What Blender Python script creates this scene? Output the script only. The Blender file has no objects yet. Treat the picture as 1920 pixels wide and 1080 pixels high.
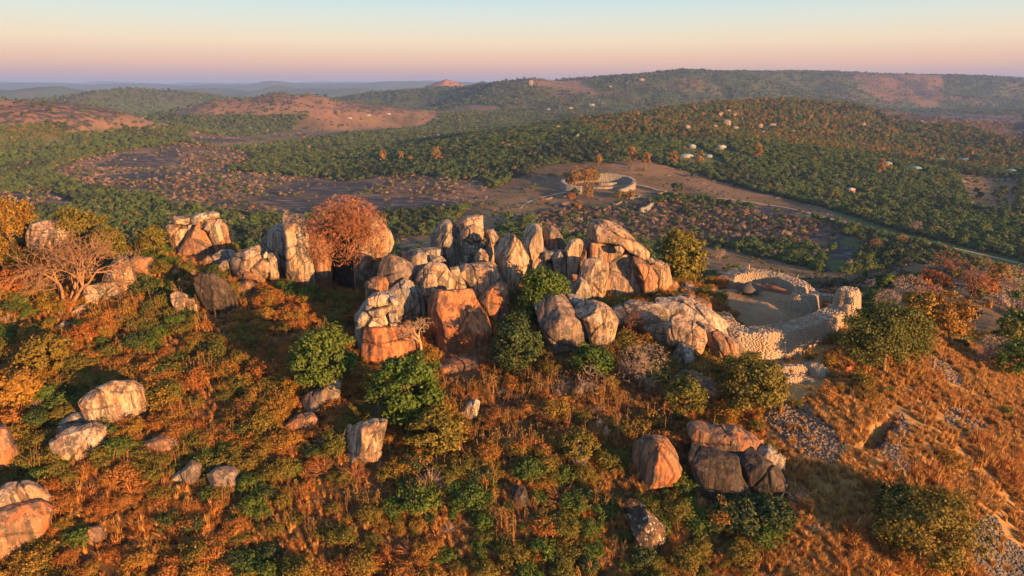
import bpy, bmesh, math, random
import numpy as np
from mathutils import Vector

random.seed(7)
RNG = np.random.default_rng(7)
R = math.radians
scene = bpy.context.scene
col = scene.collection

# ------------------------------------------------------------------ camera
CAM_Z, FPX, PITCH = 121.0, 1281.0, math.radians(16.4)
cam_d = bpy.data.cameras.new("camera")
cam_d.sensor_width = 36.0
cam_d.lens = 36.0 * FPX / 1920.0
cam_d.clip_start = 1.0
cam_d.clip_end = 90000.0
cam = bpy.data.objects.new("camera", cam_d)
cam.location = (0, 0, CAM_Z)
cam.rotation_euler = (math.pi / 2 - PITCH, 0, 0)
col.objects.link(cam)
scene.camera = cam

# ------------------------------------------------------------------ light: low sun behind the camera, to its right
SUN_ELEV, SUN_AZ = R(7.5), R(134.0)            # azimuth clockwise from +Y
world = bpy.data.worlds.new("World")
scene.world = world
world.use_nodes = True
wn, wl = world.node_tree.nodes, world.node_tree.links
wn.clear()
w_out = wn.new("ShaderNodeOutputWorld")
w_bg = wn.new("ShaderNodeBackground")
w_sky = wn.new("ShaderNodeTexSky")
w_sky.sky_type = 'NISHITA'
w_sky.sun_disc = False
w_sky.sun_elevation = SUN_ELEV
w_sky.sun_rotation = SUN_AZ
w_sky.air_density, w_sky.dust_density, w_sky.ozone_density = 1.2, 2.0, 2.5
# twilight bands above the horizon, the same all the way round
w_tc = wn.new("ShaderNodeTexCoord")
w_sep = wn.new("ShaderNodeSeparateXYZ")
w_ramp = wn.new("ShaderNodeValToRGB")
cr = w_ramp.color_ramp
stops = [(0.0, (0.50, 0.29, 0.31)), (0.012, (0.62, 0.34, 0.31)), (0.030, (0.88, 0.50, 0.32)), (0.058, (0.92, 0.70, 0.46)),
         (0.085, (0.74, 0.74, 0.62)), (0.115, (0.55, 0.70, 0.72)), (0.25, (0.39, 0.52, 0.64)), (1.0, (0.19, 0.29, 0.46))]
cr.elements[0].position, cr.elements[0].color = stops[0][0], (*stops[0][1], 1)
cr.elements[1].position, cr.elements[1].color = stops[-1][0], (*stops[-1][1], 1)
for p_, c_ in stops[1:-1]:
    e_ = cr.elements.new(p_)
    e_.color = (*c_, 1)
w_sc = wn.new("ShaderNodeMixRGB"); w_sc.blend_type = 'MULTIPLY'; w_sc.inputs[0].default_value = 1
w_sc.inputs[2].default_value = (7.6, 7.6, 7.6, 1)
w_mix = wn.new("ShaderNodeMixRGB"); w_mix.inputs[0].default_value = 0.85
wl.new(w_tc.outputs["Generated"], w_sep.inputs[0])
wl.new(w_sep.outputs[2], w_ramp.inputs[0])
wl.new(w_ramp.outputs[0], w_sc.inputs[1])
wl.new(w_sky.outputs[0], w_mix.inputs[1])
wl.new(w_sc.outputs[0], w_mix.inputs[2])
wl.new(w_mix.outputs[0], w_bg.inputs[0])
w_bg.inputs[1].default_value = 0.05
wl.new(w_bg.outputs[0], w_out.inputs[0])

sun_d = bpy.data.lights.new("sun", 'SUN')
sun_d.energy = 5.0
sun_d.angle = R(0.6)
sun_d.color = (1.0, 0.475, 0.155)
sun = bpy.data.objects.new("sun", sun_d)
sun_dir = Vector((math.sin(SUN_AZ) * math.cos(SUN_ELEV), math.cos(SUN_AZ) * math.cos(SUN_ELEV), math.sin(SUN_ELEV)))
sun.rotation_euler = sun_dir.to_track_quat('Z', 'Y').to_euler()
sun.location = sun_dir * 400 + Vector((0, 0, 100))
col.objects.link(sun)

vs = scene.view_settings
vs.view_transform = 'Standard'
vs.look = 'None'
vs.exposure = 1.75
vs.gamma = 1.0
vs.use_curve_mapping = False
cy = scene.cycles
cy.max_bounces = 5
cy.diffuse_bounces = 2
cy.glossy_bounces = 1
cy.transmission_bounces = 2
cy.transparent_max_bounces = 4
cy.volume_bounces = 1
cy.use_denoising = True
cy.caustics_reflective = False
cy.caustics_refractive = False
cy.sample_clamp_indirect = 6.0

# ------------------------------------------------------------------ small helpers
def px_dir(px, py):
    u = (np.asarray(px, float) - 960) / FPX
    v = (540 - np.asarray(py, float)) / FPX
    return u, math.cos(PITCH) + v * math.sin(PITCH), -math.sin(PITCH) + v * math.cos(PITCH)

def P(px, py, Y):
    a, b, c = px_dir(px, py)
    t = Y / b
    return np.array([a * t, Y, CAM_Z + c * t])

def project(x, y, z):
    dz = np.asarray(z, float) - CAM_Z
    yy = np.maximum(np.asarray(y, float) * math.cos(PITCH) - dz * math.sin(PITCH), 1e-3)
    up = np.asarray(y, float) * math.sin(PITCH) + dz * math.cos(PITCH)
    return 960 + FPX * np.asarray(x, float) / yy, 540 - FPX * up / yy

def _hash(ix, iy, iz, seed):
    h = (ix.astype(np.int64) * 374761393 + iy.astype(np.int64) * 668265263 + iz.astype(np.int64) * 2147483647 + seed * 974711) & 0xffffffff
    h = ((h ^ (h >> 13)) * 1274126177) & 0xffffffff
    h = ((h ^ (h >> 16)) * 2246822519) & 0xffffffff
    return ((h ^ (h >> 15)) & 0xffffff) / float(0xffffff)

def noise3(x, y, z, seed=0):
    x, y, z = np.broadcast_arrays(np.asarray(x, float), np.asarray(y, float), np.asarray(z, float))
    ix, iy, iz = np.floor(x), np.floor(y), np.floor(z)
    fx, fy, fz = x - ix, y - iy, z - iz
    fx, fy, fz = [f * f * f * (f * (f * 6 - 15) + 10) for f in (fx, fy, fz)]
    r = 0
    for dx in (0, 1):
        for dy in (0, 1):
            for dz in (0, 1):
                w = (fx if dx else 1 - fx) * (fy if dy else 1 - fy) * (fz if dz else 1 - fz)
                r = r + w * _hash(ix + dx, iy + dy, iz + dz, seed)
    return r * 2 - 1

def noise2(x, y, seed=0):
    x, y = np.broadcast_arrays(np.asarray(x, float), np.asarray(y, float))
    ix, iy = np.floor(x), np.floor(y)
    fx, fy = x - ix, y - iy
    fx, fy = [f * f * f * (f * (f * 6 - 15) + 10) for f in (fx, fy)]
    z0 = np.zeros_like(ix)
    r = 0
    for dx in (0, 1):
        for dy in (0, 1):
            r = r + (fx if dx else 1 - fx) * (fy if dy else 1 - fy) * _hash(ix + dx, iy + dy, z0, seed)
    return r * 2 - 1

def fbm2(x, y, oct=4, seed=0):
    r, a, f = 0, 1.0, 1.0
    for k in range(oct):
        r = r + a * noise2(np.asarray(x) * f + k * 17.3, np.asarray(y) * f - k * 9.1, seed + k)
        a *= 0.5; f *= 2.03
    return r / 1.9

def fbm3(x, y, z, oct=3, seed=0):
    r, a, f = 0, 1.0, 1.0
    for k in range(oct):
        r = r + a * noise3(np.asarray(x) * f + k * 7.7, np.asarray(y) * f - k * 3.1, np.asarray(z) * f + k * 5.9, seed + k)
        a *= 0.5; f *= 2.03
    return r / 1.8

def sstep(a, b, x):
    t = np.clip((np.asarray(x, float) - a) / (b - a), 0, 1)
    return t * t * (3 - 2 * t)

def mesh_np(name, verts, faces, mats=(), smooth=False, mat_idx=None):
    verts = np.asarray(verts, np.float32).reshape(-1, 3)
    me = bpy.data.meshes.new(name)
    if isinstance(faces, np.ndarray):
        n, k = faces.shape
        loops = faces.reshape(-1).astype(np.int32)
        starts = (np.arange(n) * k).astype(np.int32)
    else:
        loops = np.fromiter((i for f in faces for i in f), np.int32)
        lens = np.fromiter((len(f) for f in faces), np.int32)
        starts = np.concatenate([[0], np.cumsum(lens)[:-1]]).astype(np.int32)
        n = len(faces)
    me.vertices.add(len(verts)); me.vertices.foreach_set("co", verts.reshape(-1))
    me.loops.add(len(loops)); me.loops.foreach_set("vertex_index", loops)
    me.polygons.add(n); me.polygons.foreach_set("loop_start", starts)
    for m in mats:
        me.materials.append(m)
    if mat_idx is not None:
        me.polygons.foreach_set("material_index", np.asarray(mat_idx, np.int32))
    if smooth:
        me.polygons.foreach_set("use_smooth", np.ones(n, bool))
    me.update(calc_edges=True)
    me.validate()
    return me

def obj(name, me, parent=None, label=None, cat=None, group=None, kind=None, loc=None, rz=None, scale=None):
    o = bpy.data.objects.new(name, me)
    col.objects.link(o)
    if parent is not None:
        o.parent = parent
    if loc is not None:
        o.location = [float(c) for c in loc]
    if rz is not None:
        o.rotation_euler = (0, 0, float(rz))
    if scale is not None:
        o.scale = (scale,) * 3 if isinstance(scale, (int, float, np.floating)) else tuple(float(s) for s in scale)
    if label: o["label"] = label
    if cat: o["category"] = cat
    if group: o["group"] = group
    if kind: o["kind"] = kind
    return o

# ------------------------------------------------------------------ materials
class NT:
    def __init__(s, name):
        s.m = bpy.data.materials.new(name)
        s.m.use_nodes = True
        s.t = s.m.node_tree
        s.t.nodes.clear()
        s.out = s.t.nodes.new("ShaderNodeOutputMaterial")
    def n(s, typ, ins=None, **kw):
        nd = s.t.nodes.new("ShaderNode" + typ)
        for k, v in kw.items():
            setattr(nd, k, v)
        for k, v in (ins or {}).items():
            s.set(nd.inputs[k], v)
        return nd
    def set(s, sock, v):
        if hasattr(v, "links"):
            s.t.links.new(v, sock)
        elif isinstance(v, tuple) and len(v) == 3 and sock.type == 'RGBA':
            sock.default_value = (*v, 1)
        else:
            sock.default_value = v
    def math(s, op, a, b=0.0, clamp=False):
        nd = s.n("Math", {0: a, 1: b}, operation=op)
        nd.use_clamp = clamp
        return nd.outputs[0]
    def noise(s, vec, scale, detail=3.0, rough=0.55, dist=0.0):
        return s.n("TexNoise", {"Vector": vec, "Scale": scale, "Detail": detail, "Roughness": rough, "Distortion": dist}).outputs[0]
    def ramp(s, fac, lo, hi):
        nd = s.n("MapRange", {0: fac, 1: lo, 2: hi, 3: 0.0, 4: 1.0})
        nd.interpolation_type = 'SMOOTHSTEP'
        return nd.outputs[0]
    def mix(s, fac, a, b, mode='MIX'):
        nd = s.n("MixRGB", {0: fac, 1: a, 2: b}, blend_type=mode)
        return nd.outputs[0]
    def vmul(s, vec, v):
        return s.n("VectorMath", {0: vec, 1: v}, operation='MULTIPLY').outputs[0]
    def vadd(s, vec, v):
        return s.n("VectorMath", {0: vec, 1: v}, operation='ADD').outputs[0]
    def surf(s, color, rough=0.9, bump=None, bstr=0.5, bdist=0.2, spec=0.25):
        ins = {"Base Color": color, "Roughness": rough, "Specular IOR Level": spec}
        if bump is not None:
            ins["Normal"] = s.n("Bump", {"Height": bump, "Strength": bstr, "Distance": bdist}).outputs[0]
        b = s.n("BsdfPrincipled", ins)
        s.t.links.new(b.outputs[0], s.out.inputs[0])
        return s.m

def granite(name, light, warm, dark_amt, rust_amt, lichen_amt, rust=(0.36, 0.13, 0.05), dark=(0.055, 0.05, 0.048)):
    t = NT(name)
    tc = t.n("TexCoord").outputs["Object"]
    rnd = t.n("ObjectInfo").outputs["Random"]
    off = t.n("CombineXYZ", {0: t.math('MULTIPLY', rnd, 53.0), 1: t.math('MULTIPLY', rnd, 91.0), 2: t.math('MULTIPLY', rnd, 37.0)}).outputs[0]
    p = t.vadd(tc, off)
    warp = t.n("TexNoise", {"Vector": p, "Scale": 0.35, "Detail": 2.0}).outputs[1]
    pw = t.vadd(p, t.vmul(t.vadd(warp, (-0.5, -0.5, -0.5)), (0.8, 0.8, 0.8)))
    blot = t.ramp(t.noise(pw, 0.33, 4), 0.38, 0.62)
    fine = t.noise(p, 5.0, 4, 0.7)
    st1 = t.noise(t.vmul(pw, (1.0, 1.0, 0.08)), 1.0, 5, 0.65)
    st2 = t.noise(t.vmul(t.vadd(pw, (13.0, 4.0, 7.0)), (1.0, 1.0, 0.09)), 0.7, 4, 0.6)
    st3 = t.noise(t.vmul(t.vadd(pw, (3.0, 24.0, 1.0)), (1.0, 1.0, 0.045)), 3.0, 4, 0.65)
    c = t.mix(blot, light, warm)
    c = t.mix(t.math('MULTIPLY', t.ramp(t.noise(t.vmul(t.vadd(pw, (41.0, 8.0, 2.0)), (1.0, 1.0, 0.06)), 1.7, 4, 0.65), 0.54, 0.64), 0.42), c, tuple(min(0.62, q * 1.5) for q in light))
    c = t.mix(t.math('MULTIPLY', t.ramp(st2, 0.46, 0.62), rust_amt), c, rust)
    c = t.mix(t.math('MULTIPLY', t.ramp(st1, 0.50, 0.57), dark_amt), c, dark)
    c = t.mix(t.math('MULTIPLY', t.ramp(st3, 0.51, 0.62), dark_amt * 0.8), c, dark)
    c = t.mix(t.math('MULTIPLY', t.ramp(t.noise(t.vmul(t.vadd(pw, (7.0, 2.0, 30.0)), (1.0, 1.0, 0.45)), 0.42, 5, 0.6), 0.50, 0.60), dark_amt * 0.75), c, dark)
    lich = t.math('MULTIPLY', t.ramp(t.noise(pw, 1.7, 6, 0.7), 0.56, 0.62), lichen_amt)
    c = t.mix(lich, c, (0.46, 0.45, 0.41))
    c = t.mix(t.math('MULTIPLY', t.ramp(t.noise(p, 2.6, 5, 0.75), 0.60, 0.66), 0.5), c, (0.09, 0.085, 0.08))
    v = t.math('ADD', t.math('MULTIPLY', fine, 0.5), 0.75)
    c = t.mix(1.0, c, t.n("CombineColor", {0: v, 1: v, 2: v}).outputs[0], 'MULTIPLY')
    mid = t.noise(p, 1.3, 5, 0.65)
    h = t.math('ADD', t.math('MULTIPLY', mid, 0.7), t.math('ADD', t.math('MULTIPLY', st3, 0.9), t.math('MULTIPLY', fine, 0.25)))
    c = t.mix(t.math('MULTIPLY', t.n("Attribute", attribute_name="joint").outputs["Fac"], 0.75), c, (0.03, 0.027, 0.025))
    return t.surf(c, 0.88, h, 0.55, 0.4)

GR = {
    'tan':  granite("granite_tan",  (0.35, 0.29, 0.235), (0.41, 0.27, 0.165), 0.80, 0.50, 0.5),
    'grey': granite("granite_grey", (0.25, 0.24, 0.23), (0.28, 0.235, 0.19), 0.75, 0.15, 0.6),
    'rust': granite("granite_rust", (0.27, 0.16, 0.10), (0.31, 0.145, 0.07), 0.75, 0.85, 0.25),
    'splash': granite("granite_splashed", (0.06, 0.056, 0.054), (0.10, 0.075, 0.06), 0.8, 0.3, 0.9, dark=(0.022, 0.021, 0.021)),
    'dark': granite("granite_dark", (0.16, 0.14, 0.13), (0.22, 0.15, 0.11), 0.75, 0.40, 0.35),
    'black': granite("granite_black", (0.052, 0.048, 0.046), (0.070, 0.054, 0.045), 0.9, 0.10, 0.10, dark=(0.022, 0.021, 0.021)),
    'red':  granite("granite_red", (0.40, 0.17, 0.085), (0.46, 0.20, 0.09), 0.75, 0.8, 0.12, rust=(0.45, 0.13, 0.04), dark=(0.085, 0.05, 0.04)),
    'pale': granite("granite_pale", (0.43, 0.39, 0.335), (0.43, 0.33, 0.24), 0.65, 0.25, 0.7),
}

def stone_mat(name, a, b, d):
    t = NT(name)
    tc = t.n("TexCoord").outputs["Object"]
    isl = t.n("NewGeometry").outputs["Random Per Island"]
    c = t.mix(isl, a, b)
    c = t.mix(t.math('MULTIPLY', t.ramp(t.noise(tc, 0.35, 4), 0.45, 0.65), 0.8), c, d)
    f = t.math('ADD', t.math('MULTIPLY', t.noise(tc, 4.0, 4), 0.8), 0.6)
    c = t.mix(1.0, c, t.n("CombineColor", {0: f, 1: f, 2: f}).outputs[0], 'MULTIPLY')
    return t.surf(c, 0.92, t.noise(tc, 6.0, 4), 0.5, 0.04)

M_STONE = stone_mat("dry_stone", (0.27, 0.235, 0.20), (0.37, 0.32, 0.265), (0.37, 0.26, 0.17))
M_RUBBLE = stone_mat("dark_rubble", (0.09, 0.08, 0.075), (0.24, 0.18, 0.14), (0.14, 0.11, 0.10))
M_STONE_PALE = stone_mat("pale_dry_stone", (0.21, 0.21, 0.205), (0.29, 0.28, 0.26), (0.23, 0.20, 0.18))

def leaf_mat(name, a, b, c3, transl=0.3, hue=0.5):
    """leaf colours a..b per leaf, c3 on some plants"""
    t = NT(name)
    isl = t.n("NewGeometry").outputs["Random Per Island"]
    rnd = t.n("ObjectInfo").outputs["Random"]
    c = t.mix(isl, a, b)
    c = t.mix(t.math('MULTIPLY', rnd, hue), c, c3)
    tc = t.n("TexCoord").outputs["Object"]
    c = t.mix(t.math('MULTIPLY', t.ramp(t.noise(tc, 0.5, 2), 0.5, 0.7), 0.35), c, c3)
    d = t.n("BsdfDiffuse", {0: c})
    tr = t.n("BsdfTranslucent", {0: c})
    g = t.n("BsdfGlossy", {0: (0.5, 0.5, 0.5), 1: 0.55})
    mx = t.n("MixShader", {0: transl, 1: d.outputs[0], 2: tr.outputs[0]})
    mg = t.n("MixShader", {0: 0.03, 1: mx.outputs[0], 2: g.outputs[0]})
    t.t.links.new(mg.outputs[0], t.out.inputs[0])
    return t.m

LF = {
    'green': leaf_mat("leaf_green", (0.045, 0.105, 0.020), (0.115, 0.180, 0.030), (0.15, 0.17, 0.035), 0.3, 0.3),
    'dark':   leaf_mat("leaf_dark",   (0.026, 0.060, 0.024), (0.066, 0.102, 0.031), (0.084, 0.096, 0.036), 0.25, 0.5),
    'olive': leaf_mat("leaf_olive", (0.070, 0.095, 0.020), (0.19, 0.18, 0.034), (0.24, 0.16, 0.03), 0.3, 0.6),
    'mix': leaf_mat("leaf_olive_green", (0.045, 0.080, 0.020), (0.13, 0.145, 0.032), (0.17, 0.14, 0.035), 0.3, 0.3),
    'yellow': leaf_mat("leaf_yellow", (0.17, 0.125, 0.022), (0.37, 0.25, 0.042), (0.34, 0.16, 0.035), 0.3, 0.6),
    'lime': leaf_mat("leaf_lime", (0.095, 0.110, 0.018), (0.22, 0.20, 0.032), (0.26, 0.20, 0.035), 0.3, 0.3),
    'rust': leaf_mat("leaf_rust", (0.22, 0.080, 0.022), (0.40, 0.155, 0.036), (0.42, 0.22, 0.06), 0.3, 0.7),
    'forest': leaf_mat("leaf_forest", (0.050, 0.115, 0.030), (0.105, 0.180, 0.042), (0.13, 0.165, 0.045), 0.3, 0.7),
    'valley': leaf_mat("leaf_valley_brown", (0.10, 0.082, 0.065), (0.19, 0.145, 0.11), (0.22, 0.15, 0.10), 0.25, 0.8),
    'straw':  leaf_mat("grass_straw", (0.350, 0.213, 0.075), (0.575, 0.375, 0.150), (0.500, 0.250, 0.075), 0.3, 0.7),
    'redgrass': leaf_mat("grass_red", (0.338, 0.143, 0.046), (0.572, 0.260, 0.091), (0.416, 0.260, 0.078), 0.3, 0.6),
    'thatch': leaf_mat("thatch", (0.050, 0.050, 0.050), (0.120, 0.110, 0.100), (0.100, 0.090, 0.080), 0.0, 0.3),
}

def bark_mat(name, a, b):
    t = NT(name)
    tc = t.n("TexCoord").outputs["Object"]
    rnd = t.n("ObjectInfo").outputs["Random"]
    nz = t.noise(t.vmul(tc, (3.0, 3.0, 0.6)), 2.0, 4)
    return t.surf(t.mix(t.ramp(nz, 0.35, 0.65), a, b), 0.95, nz, 0.6, 0.05)

BK = {
    'brown': bark_mat("bark_brown", (0.10, 0.07, 0.05), (0.22, 0.16, 0.11)),
    'pale':  bark_mat("bark_pale", (0.26, 0.19, 0.14), (0.42, 0.33, 0.25)),
    'red':   bark_mat("twig_red", (0.19, 0.085, 0.05), (0.33, 0.155, 0.085)),
    'tan':   bark_mat("bark_tan", (0.19, 0.115, 0.07), (0.33, 0.20, 0.12)),
    'grey':  bark_mat("twig_grey", (0.24, 0.18, 0.15), (0.38, 0.29, 0.24)),
}

def plain(name, colr, rough=0.8, nscale=2.0, amt=0.35):
    t = NT(name)
    tc = t.n("TexCoord").outputs["Object"]
    v = t.math('ADD', t.math('MULTIPLY', t.noise(tc, nscale, 4), amt * 2), 1 - amt)
    c = t.mix(1.0, colr, t.n("CombineColor", {0: v, 1: v, 2: v}).outputs[0], 'MULTIPLY')
    return t.surf(c, rough)

# ================================================================== terrain height
HILL_PX = [  # ground points of the near hill: picture position and distance ahead of the camera
    (-60, 470, 143), (120, 480, 141), (250, 500, 138), (0, 600, 119), (0, 700, 103), (0, 850, 86), (0, 980, 75), (0, 1080, 68),
    (200, 590, 121), (200, 700, 103), (200, 800, 90), (300, 950, 77), (320, 1080, 68), (330, 480, 149), (430, 478, 149),
    (330, 600, 119), (420, 590, 121), (450, 530, 134), (520, 545, 131), (600, 540, 134), (700, 545, 132), (500, 660, 109), (560, 720, 100),
    (480, 800, 90), (640, 830, 86.5), (640, 950, 77), (640, 1080, 68), (680, 680, 107), (760, 640, 113), (860, 690, 106), (860, 800, 90),
    (960, 720, 101), (960, 850, 85), (960, 1080, 68), (1000, 600, 118), (1060, 690, 105), (1120, 580, 121), (1120, 640, 112), (1120, 760, 95),
    (1200, 660, 108), (1230, 760, 95), (1240, 560, 125), (1280, 900, 80.5), (1280, 1080, 68), (1320, 700, 102.5), (1380, 830, 87.5),
    (1460, 760, 96), (1470, 722, 103.5), (1560, 715, 105), (1460, 690, 110), (1330, 600, 122), (1380, 590, 126), (1400, 575, 130),
    (1420, 548, 142), (1480, 560, 137), (1520, 585, 129), (1600, 880, 82.5), (1600, 1080, 67.5), (1650, 790, 93), (1640, 700, 107),
    (1740, 632, 127), (1830, 675, 122), (1920, 722, 116), (1780, 780, 97.5), (1920, 850, 92), (1920, 980, 80), (1920, 1080, 72),
    (1700, 600, 168), (1850, 620, 162), (1800, 560, 205), (1650, 545, 215), (1900, 520, 265), (1700, 500, 300), (1900, 600, 190),
]
HILL_W = [  # (x, y, z) out of the picture, behind the crest and round the foot
    (0, 30, 46), (-60, 30, 46), (60, 30, 43), (-120, 50, 48), (120, 50, 36), (0, -20, 30), (-100, -20, 26), (100, -20, 24), (0, -90, 12),
    (-180, 60, 45), (-170, 130, 78), (-230, 130, 50), (-200, 20, 25), (170, 100, 44), (220, 120, 32), (180, 40, 34), (210, 200, 42),
    (-110, 170, 76), (-60, 172, 66), (-20, 168, 66), (20, 168, 64), (50, 172, 60), (75, 172, 58), (-170, 180, 62),
    (-120, 220, 38), (-50, 220, 30), (10, 220, 28), (60, 225, 30), (-130, 280, 12), (-40, 290, 9), (40, 300, 10), (110, 330, 18),
    (160, 300, 30), (230, 300, 26),
]
for a_ in range(0, 360, 24):
    HILL_W.append((360 * math.sin(R(a_)), 110 + 360 * math.cos(R(a_)), 6))
HC = np.array([P(*p) for p in HILL_PX] + [np.array(p, float) for p in HILL_W])

def _tps_fit(pts, lam):
    n = len(pts)
    xy = pts[:, :2] / 100
    d2 = ((xy[:, None] - xy[None]) ** 2).sum(-1)
    K = 0.5 * d2 * np.log(d2 + 1e-12) + lam * np.eye(n)
    Pm = np.hstack([np.ones((n, 1)), xy])
    A = np.zeros((n + 3, n + 3))
    A[:n, :n], A[:n, n:], A[n:, :n] = K, Pm, Pm.T
    return np.linalg.solve(A, np.concatenate([pts[:, 2], np.zeros(3)]))
TPS = _tps_fit(HC, 0.0015)

def tps(x, y):
    x, y = np.asarray(x) / 100, np.asarray(y) / 100
    r = TPS[-3] + TPS[-2] * x + TPS[-1] * y
    for (cx, cy_), w in zip(HC[:, :2] / 100, TPS[:-3]):
        d2 = (x - cx) ** 2 + (y - cy_) ** 2
        r = r + w * 0.5 * d2 * np.log(d2 + 1e-12)
    return r

def px_ridge(pts):
    return np.array([P(*p) for p in pts])

RIDGES = [  # crest line, half width towards the camera, half width away
    (px_ridge([(1075, 172, 3300), (1130, 160, 3400), (1185, 141, 3600), (1240, 141, 3700), (1275, 132, 3800), (1350, 137, 4200), (1480, 134, 4600),
               (1600, 137, 4700), (1760, 141, 4800), (1920, 147, 5000), (2400, 150, 5400)]), 1000, 1500),
    (px_ridge([(620, 195, 4300), (720, 172, 4100), (800, 168, 3900), (900, 164, 3700), (960, 156, 3500), (992, 149, 3400), (1010, 150, 3400), (1050, 158, 3350), (1110, 170, 3300)]), 620, 900),
    (px_ridge([(785, 168, 4700), (812, 156, 4700), (836, 148, 4700), (858, 155, 4700), (885, 166, 4700)]), 420, 500),
    (px_ridge([(880, 166, 5000), (905, 154, 5000), (930, 166, 5000)]), 380, 500),
    (px_ridge([(1190, 240, 1150), (1260, 214, 1350), (1330, 200, 1500), (1400, 193, 1650), (1500, 189, 1750), (1620, 203, 1750), (1750, 222, 1650), (1920, 236, 1550), (2300, 240, 1500)]), 560, 500),
    (px_ridge([(270, 240, 2350), (350, 205, 2250), (420, 187, 2200), (520, 178, 2200), (600, 184, 2200), (680, 197, 2250), (760, 207, 2300), (830, 213, 2400)]), 300, 600),
    (px_ridge([(-400, 180, 1400), (-150, 185, 1350), (0, 187, 1350), (60, 189, 1350), (105, 198, 1320), (150, 222, 1300), (195, 262, 1280)]), 360, 400),
    (px_ridge([(100, 205, 3500), (165, 181, 3400), (235, 168, 3400), (270, 171, 3400), (310, 186, 3300), (345, 214, 3200)]), 800, 900),
    (px_ridge([(-300, 172, 6200), (-100, 172, 6000), (40, 168, 6000), (110, 164, 6000), (180, 176, 6000)]), 900, 900),
    (px_ridge([(-200, 166, 8000), (280, 174, 8000), (340, 167, 8000), (400, 166, 8000), (470, 171, 8000), (505, 166, 8000), (525, 158, 8000), (545, 166, 8000), (620, 165, 8000), (690, 164, 8000), (760, 169, 8000)]), 1500, 1500),
    (px_ridge([(-300, 159, 12500), (0, 158, 12500), (60, 155, 12500), (150, 159, 12500), (250, 157, 12500), (275, 154, 12500), (340, 159, 12500), (440, 156, 12500), (480, 157, 12500),
               (510, 152, 12500), (600, 156, 12500), (700, 155, 12500), (800, 152, 12500), (900, 156, 12500), (1000, 156, 12500), (1300, 154, 12500), (2300, 156, 12500)]), 2500, 2500),
    (px_ridge([(-400, 155, 20000), (200, 154, 20000), (420, 156, 20000), (700, 152, 20000), (1000, 155, 20000), (1500, 153, 20000), (2400, 154, 20000)]), 4000, 4000),
    # hills to the south and east that the picture does not reach
    (np.array([(900, -900, 45.), (1300, -500, 55), (1700, 0, 50), (2200, 600, 60)]), 500, 500),
    (np.array([(-1500, -1500, 90.), (-1800, -300, 110), (-1900, 500, 90)]), 700, 700),
]

def ridge_h(x, y):
    acc = np.zeros_like(x)
    dist0 = np.hypot(x, y)
    wob = 1 + 0.22 * fbm2(x / 300, y / 300, 3, 31)
    for pts, wf, wb in RIDGES:
        pad = max(wf, wb) * 1.35
        sel = np.where((x > pts[:, 0].min() - pad) & (x < pts[:, 0].max() + pad) & (y > pts[:, 1].min() - pad) & (y < pts[:, 1].max() + pad))[0]
        if not len(sel):
            continue
        xs, ys = x[sel], y[sel]
        far = np.full(len(sel), 1e18); zc = np.zeros(len(sel)); rr = np.zeros(len(sel))
        for a, b in zip(pts[:-1], pts[1:]):
            ex, ey = b[0] - a[0], b[1] - a[1]
            t = np.clip(((xs - a[0]) * ex + (ys - a[1]) * ey) / (ex * ex + ey * ey), 0, 1)
            dx, dy = xs - a[0] - t * ex, ys - a[1] - t * ey
            d = dx * dx + dy * dy
            m = d < far
            far = np.where(m, d, far)
            zc = np.where(m, a[2] + t * (b[2] - a[2]), zc)
            rr = np.where(m, np.hypot(a[0] + t * ex, a[1] + t * ey), rr)
        if pts[:, 1].min() > 5500:                       # broken skylines far off
            zc = zc + (pts[:, 1].mean() * 0.0042) * fbm2(xs / (pts[:, 1].mean() * 0.055), ys / 9000, 4, int(pts[0, 1]) % 97) - pts[:, 1].mean() * 0.0004
        d = np.sqrt(far) * wob[sel]
        w = np.where(dist0[sel] < rr, wf, wb)
        q = np.clip(d / w, 0, 1)
        h = np.maximum(zc, 0) * np.cos(q * math.pi / 2) ** 1.6
        acc[sel] += np.maximum(h, 0) ** 5
    return acc ** 0.2

TRENCH = np.array([P(1683, 765, 96)[:2], P(1668, 790, 93)[:2], P(1650, 812, 90)[:2], P(1630, 838, 87)[:2]])

def seg_d(x, y, pts):
    best = np.full(np.shape(x), 1e9)
    for a, b in zip(pts[:-1], pts[1:]):
        ex, ey = b[0] - a[0], b[1] - a[1]
        t = np.clip(((x - a[0]) * ex + (y - a[1]) * ey) / (ex * ex + ey * ey), 0, 1)
        best = np.minimum(best, np.hypot(x - a[0] - t * ex, y - a[1] - t * ey))
    return best

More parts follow.
